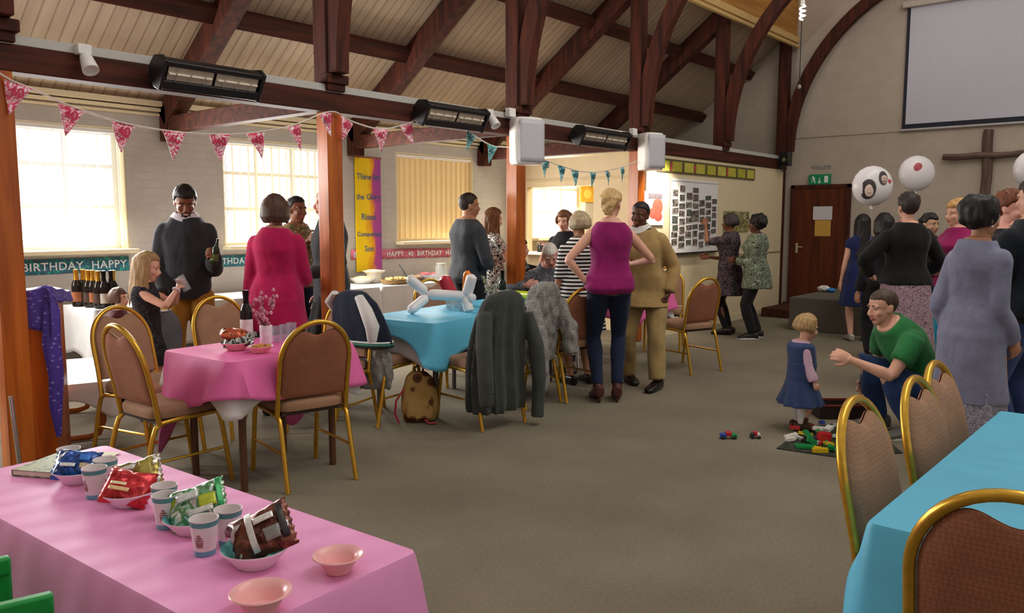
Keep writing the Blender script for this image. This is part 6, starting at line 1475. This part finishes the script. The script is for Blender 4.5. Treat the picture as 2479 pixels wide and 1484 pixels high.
for px, py, ms, lb in ((1763, 1059, (3, 1, 0), 'small blue, red and green toy car alone on the carpet'), (1828, 1058, (5, 1, 4), 'small black, red and white toy figure alone on the carpet beside the toy car')):
    p = onZ(px, py + 3, 0); t = thing('toy_car' if px < 1800 else 'toy_figure', lb, 'toy', (p.x, p.y, .001), R(-50)); w = .04 if px < 1800 else .022
    for k in range(3):
        q = MB(); q.box(((k - 1) * w * .9, 0, .022 + .012 * (k == 1)), (w, .04, .03)); q.build(('bonnet', 'cabin', 'boot')[k] if px < 1800 else ('base', 'torso', 'head')[k], BRK[ms[k]], t, bevel=.005)
    for s_ in (-1, 1):
        for s2 in (-1, 1): q = MB(); q.cyl((s_ * w, s2 * .018, .011), (s_ * w, s2 * .026, .011), .011); q.build('wheel', BRK[5], t)
p = onZ(2025, 1006, 0); t = thing('toy_box', 'dark wooden toy box with a red rim behind the toddler', 'box', (p.x, p.y, 0), R(-50)); q = MB()
for c_, s_ in (((0, 0, .006), (.34, .24, .012)), ((0, .117, .05), (.34, .012, .1)), ((0, -.117, .05), (.34, .012, .1)), ((.167, 0, .05), (.012, .24, .1)), ((-.167, 0, .05), (.012, .24, .1))): q.box(c_, s_)
q.build('box_sides', plain('2c1a16', .6, var=.15), t, bevel=.003); q = MB()
for s_ in (-1, 1): q.box((0, s_ * .119, .103), (.35, .016, .012)); q.box((s_ * .169, 0, .103), (.016, .25, .012))
q.build('rim', plain('7a2c24', .5), t)
p = onX(2000, 700, 11.6); pz = onZ(2000, 707, .447); t = thing('crumpled_bag', 'crumpled white and blue bag lying on the stage block', 'bag', (pz.x, pz.y, .45))
q = MB(); q.ell((0, .04, .045), (.07, .08, .045), n=18, fn=lambda v_: 1 + .4 * noise.noise(v_ * 3)); q.build('white_part', plain('d8d4cc', .6), t); q = MB(); q.ell((-.01, -.075, .03), (.06, .06, .032), n=16, fn=lambda v_: 1 + .3 * noise.noise(v_ * 3)); q.build('blue_part', plain('2a78b8', .5), t)
# ================================================================ green children's chairs and the table by the post
GRP = plain('10913c', .4, var=.05)
def kidchair(label, x, y, deg):
    t = thing('childs_chair', label, 'chair', (x, y, 0), face_rot(deg), 'green plastic children\'s chairs')
    q = MB(); q.box((0, .02, .28), (.30, .28, .03)); q.build('seat', GRP, t, bevel=.012, seg=3)
    for sx in (-1, 1):
        for sy, y0 in ((-1, -.11), (1, .14)): q = MB(); q.tube([(sx * .125, y0, .27), (sx * .145, y0 * 1.18, .0)], [.022, .017], 10); q.build('leg', GRP, t)
    q = MB()
    for sx in (-1, 1): q.box((sx * .135, -.135, .42), (.04, .03, .27))
    q.box((0, -.14, .545), (.31, .034, .05)); q.box((0, -.137, .42), (.25, .024, .10)); q.build('backrest', GRP, t, bevel=.008, seg=3)
for (ex, ey), (fx_, fy_), lb in (((128, 1432), (0, 1462), 'green plastic child\'s chair nearest the viewer, its slotted back by the pink table'), ((24, 1344), (-80, 1368), 'green plastic child\'s chair mostly out of frame beyond the other green one')):
    E_, F_ = onZ(ex, ey, .57), onZ(fx_, fy_, .57); u_ = (F_ - E_).normalized(); fc = Vector((-u_.y, u_.x, 0)); fc = fc if fc.dot(_fw) > 0 else -fc; o_ = E_ + u_ * .155 + fc * .14
    kidchair(lb, o_.x, o_.y, math.degrees(math.atan2(fc.y, fc.x)))
p = onD(24, 900, 3.9); t = thing('easel', 'pale easel board on thin steel legs by the nearest post, mostly out of frame', 'easel', (p.x, p.y, 0), R(-38))
for sx, y0 in ((.03, 0), (-.6, 0), (-.28, .35)): q = MB(); q.cyl((sx, y0, 0), (sx * .9 - .03, y0 * .3, .62), .011); q.build('leg', CHROME, t)
q = MB(); q.box((-.33, -.02, .72), (.58, .02, .46), Matrix.Rotation(R(-8), 3, 'X')); q.build('board', plain('d4d2d2', .6), t, bevel=.004)
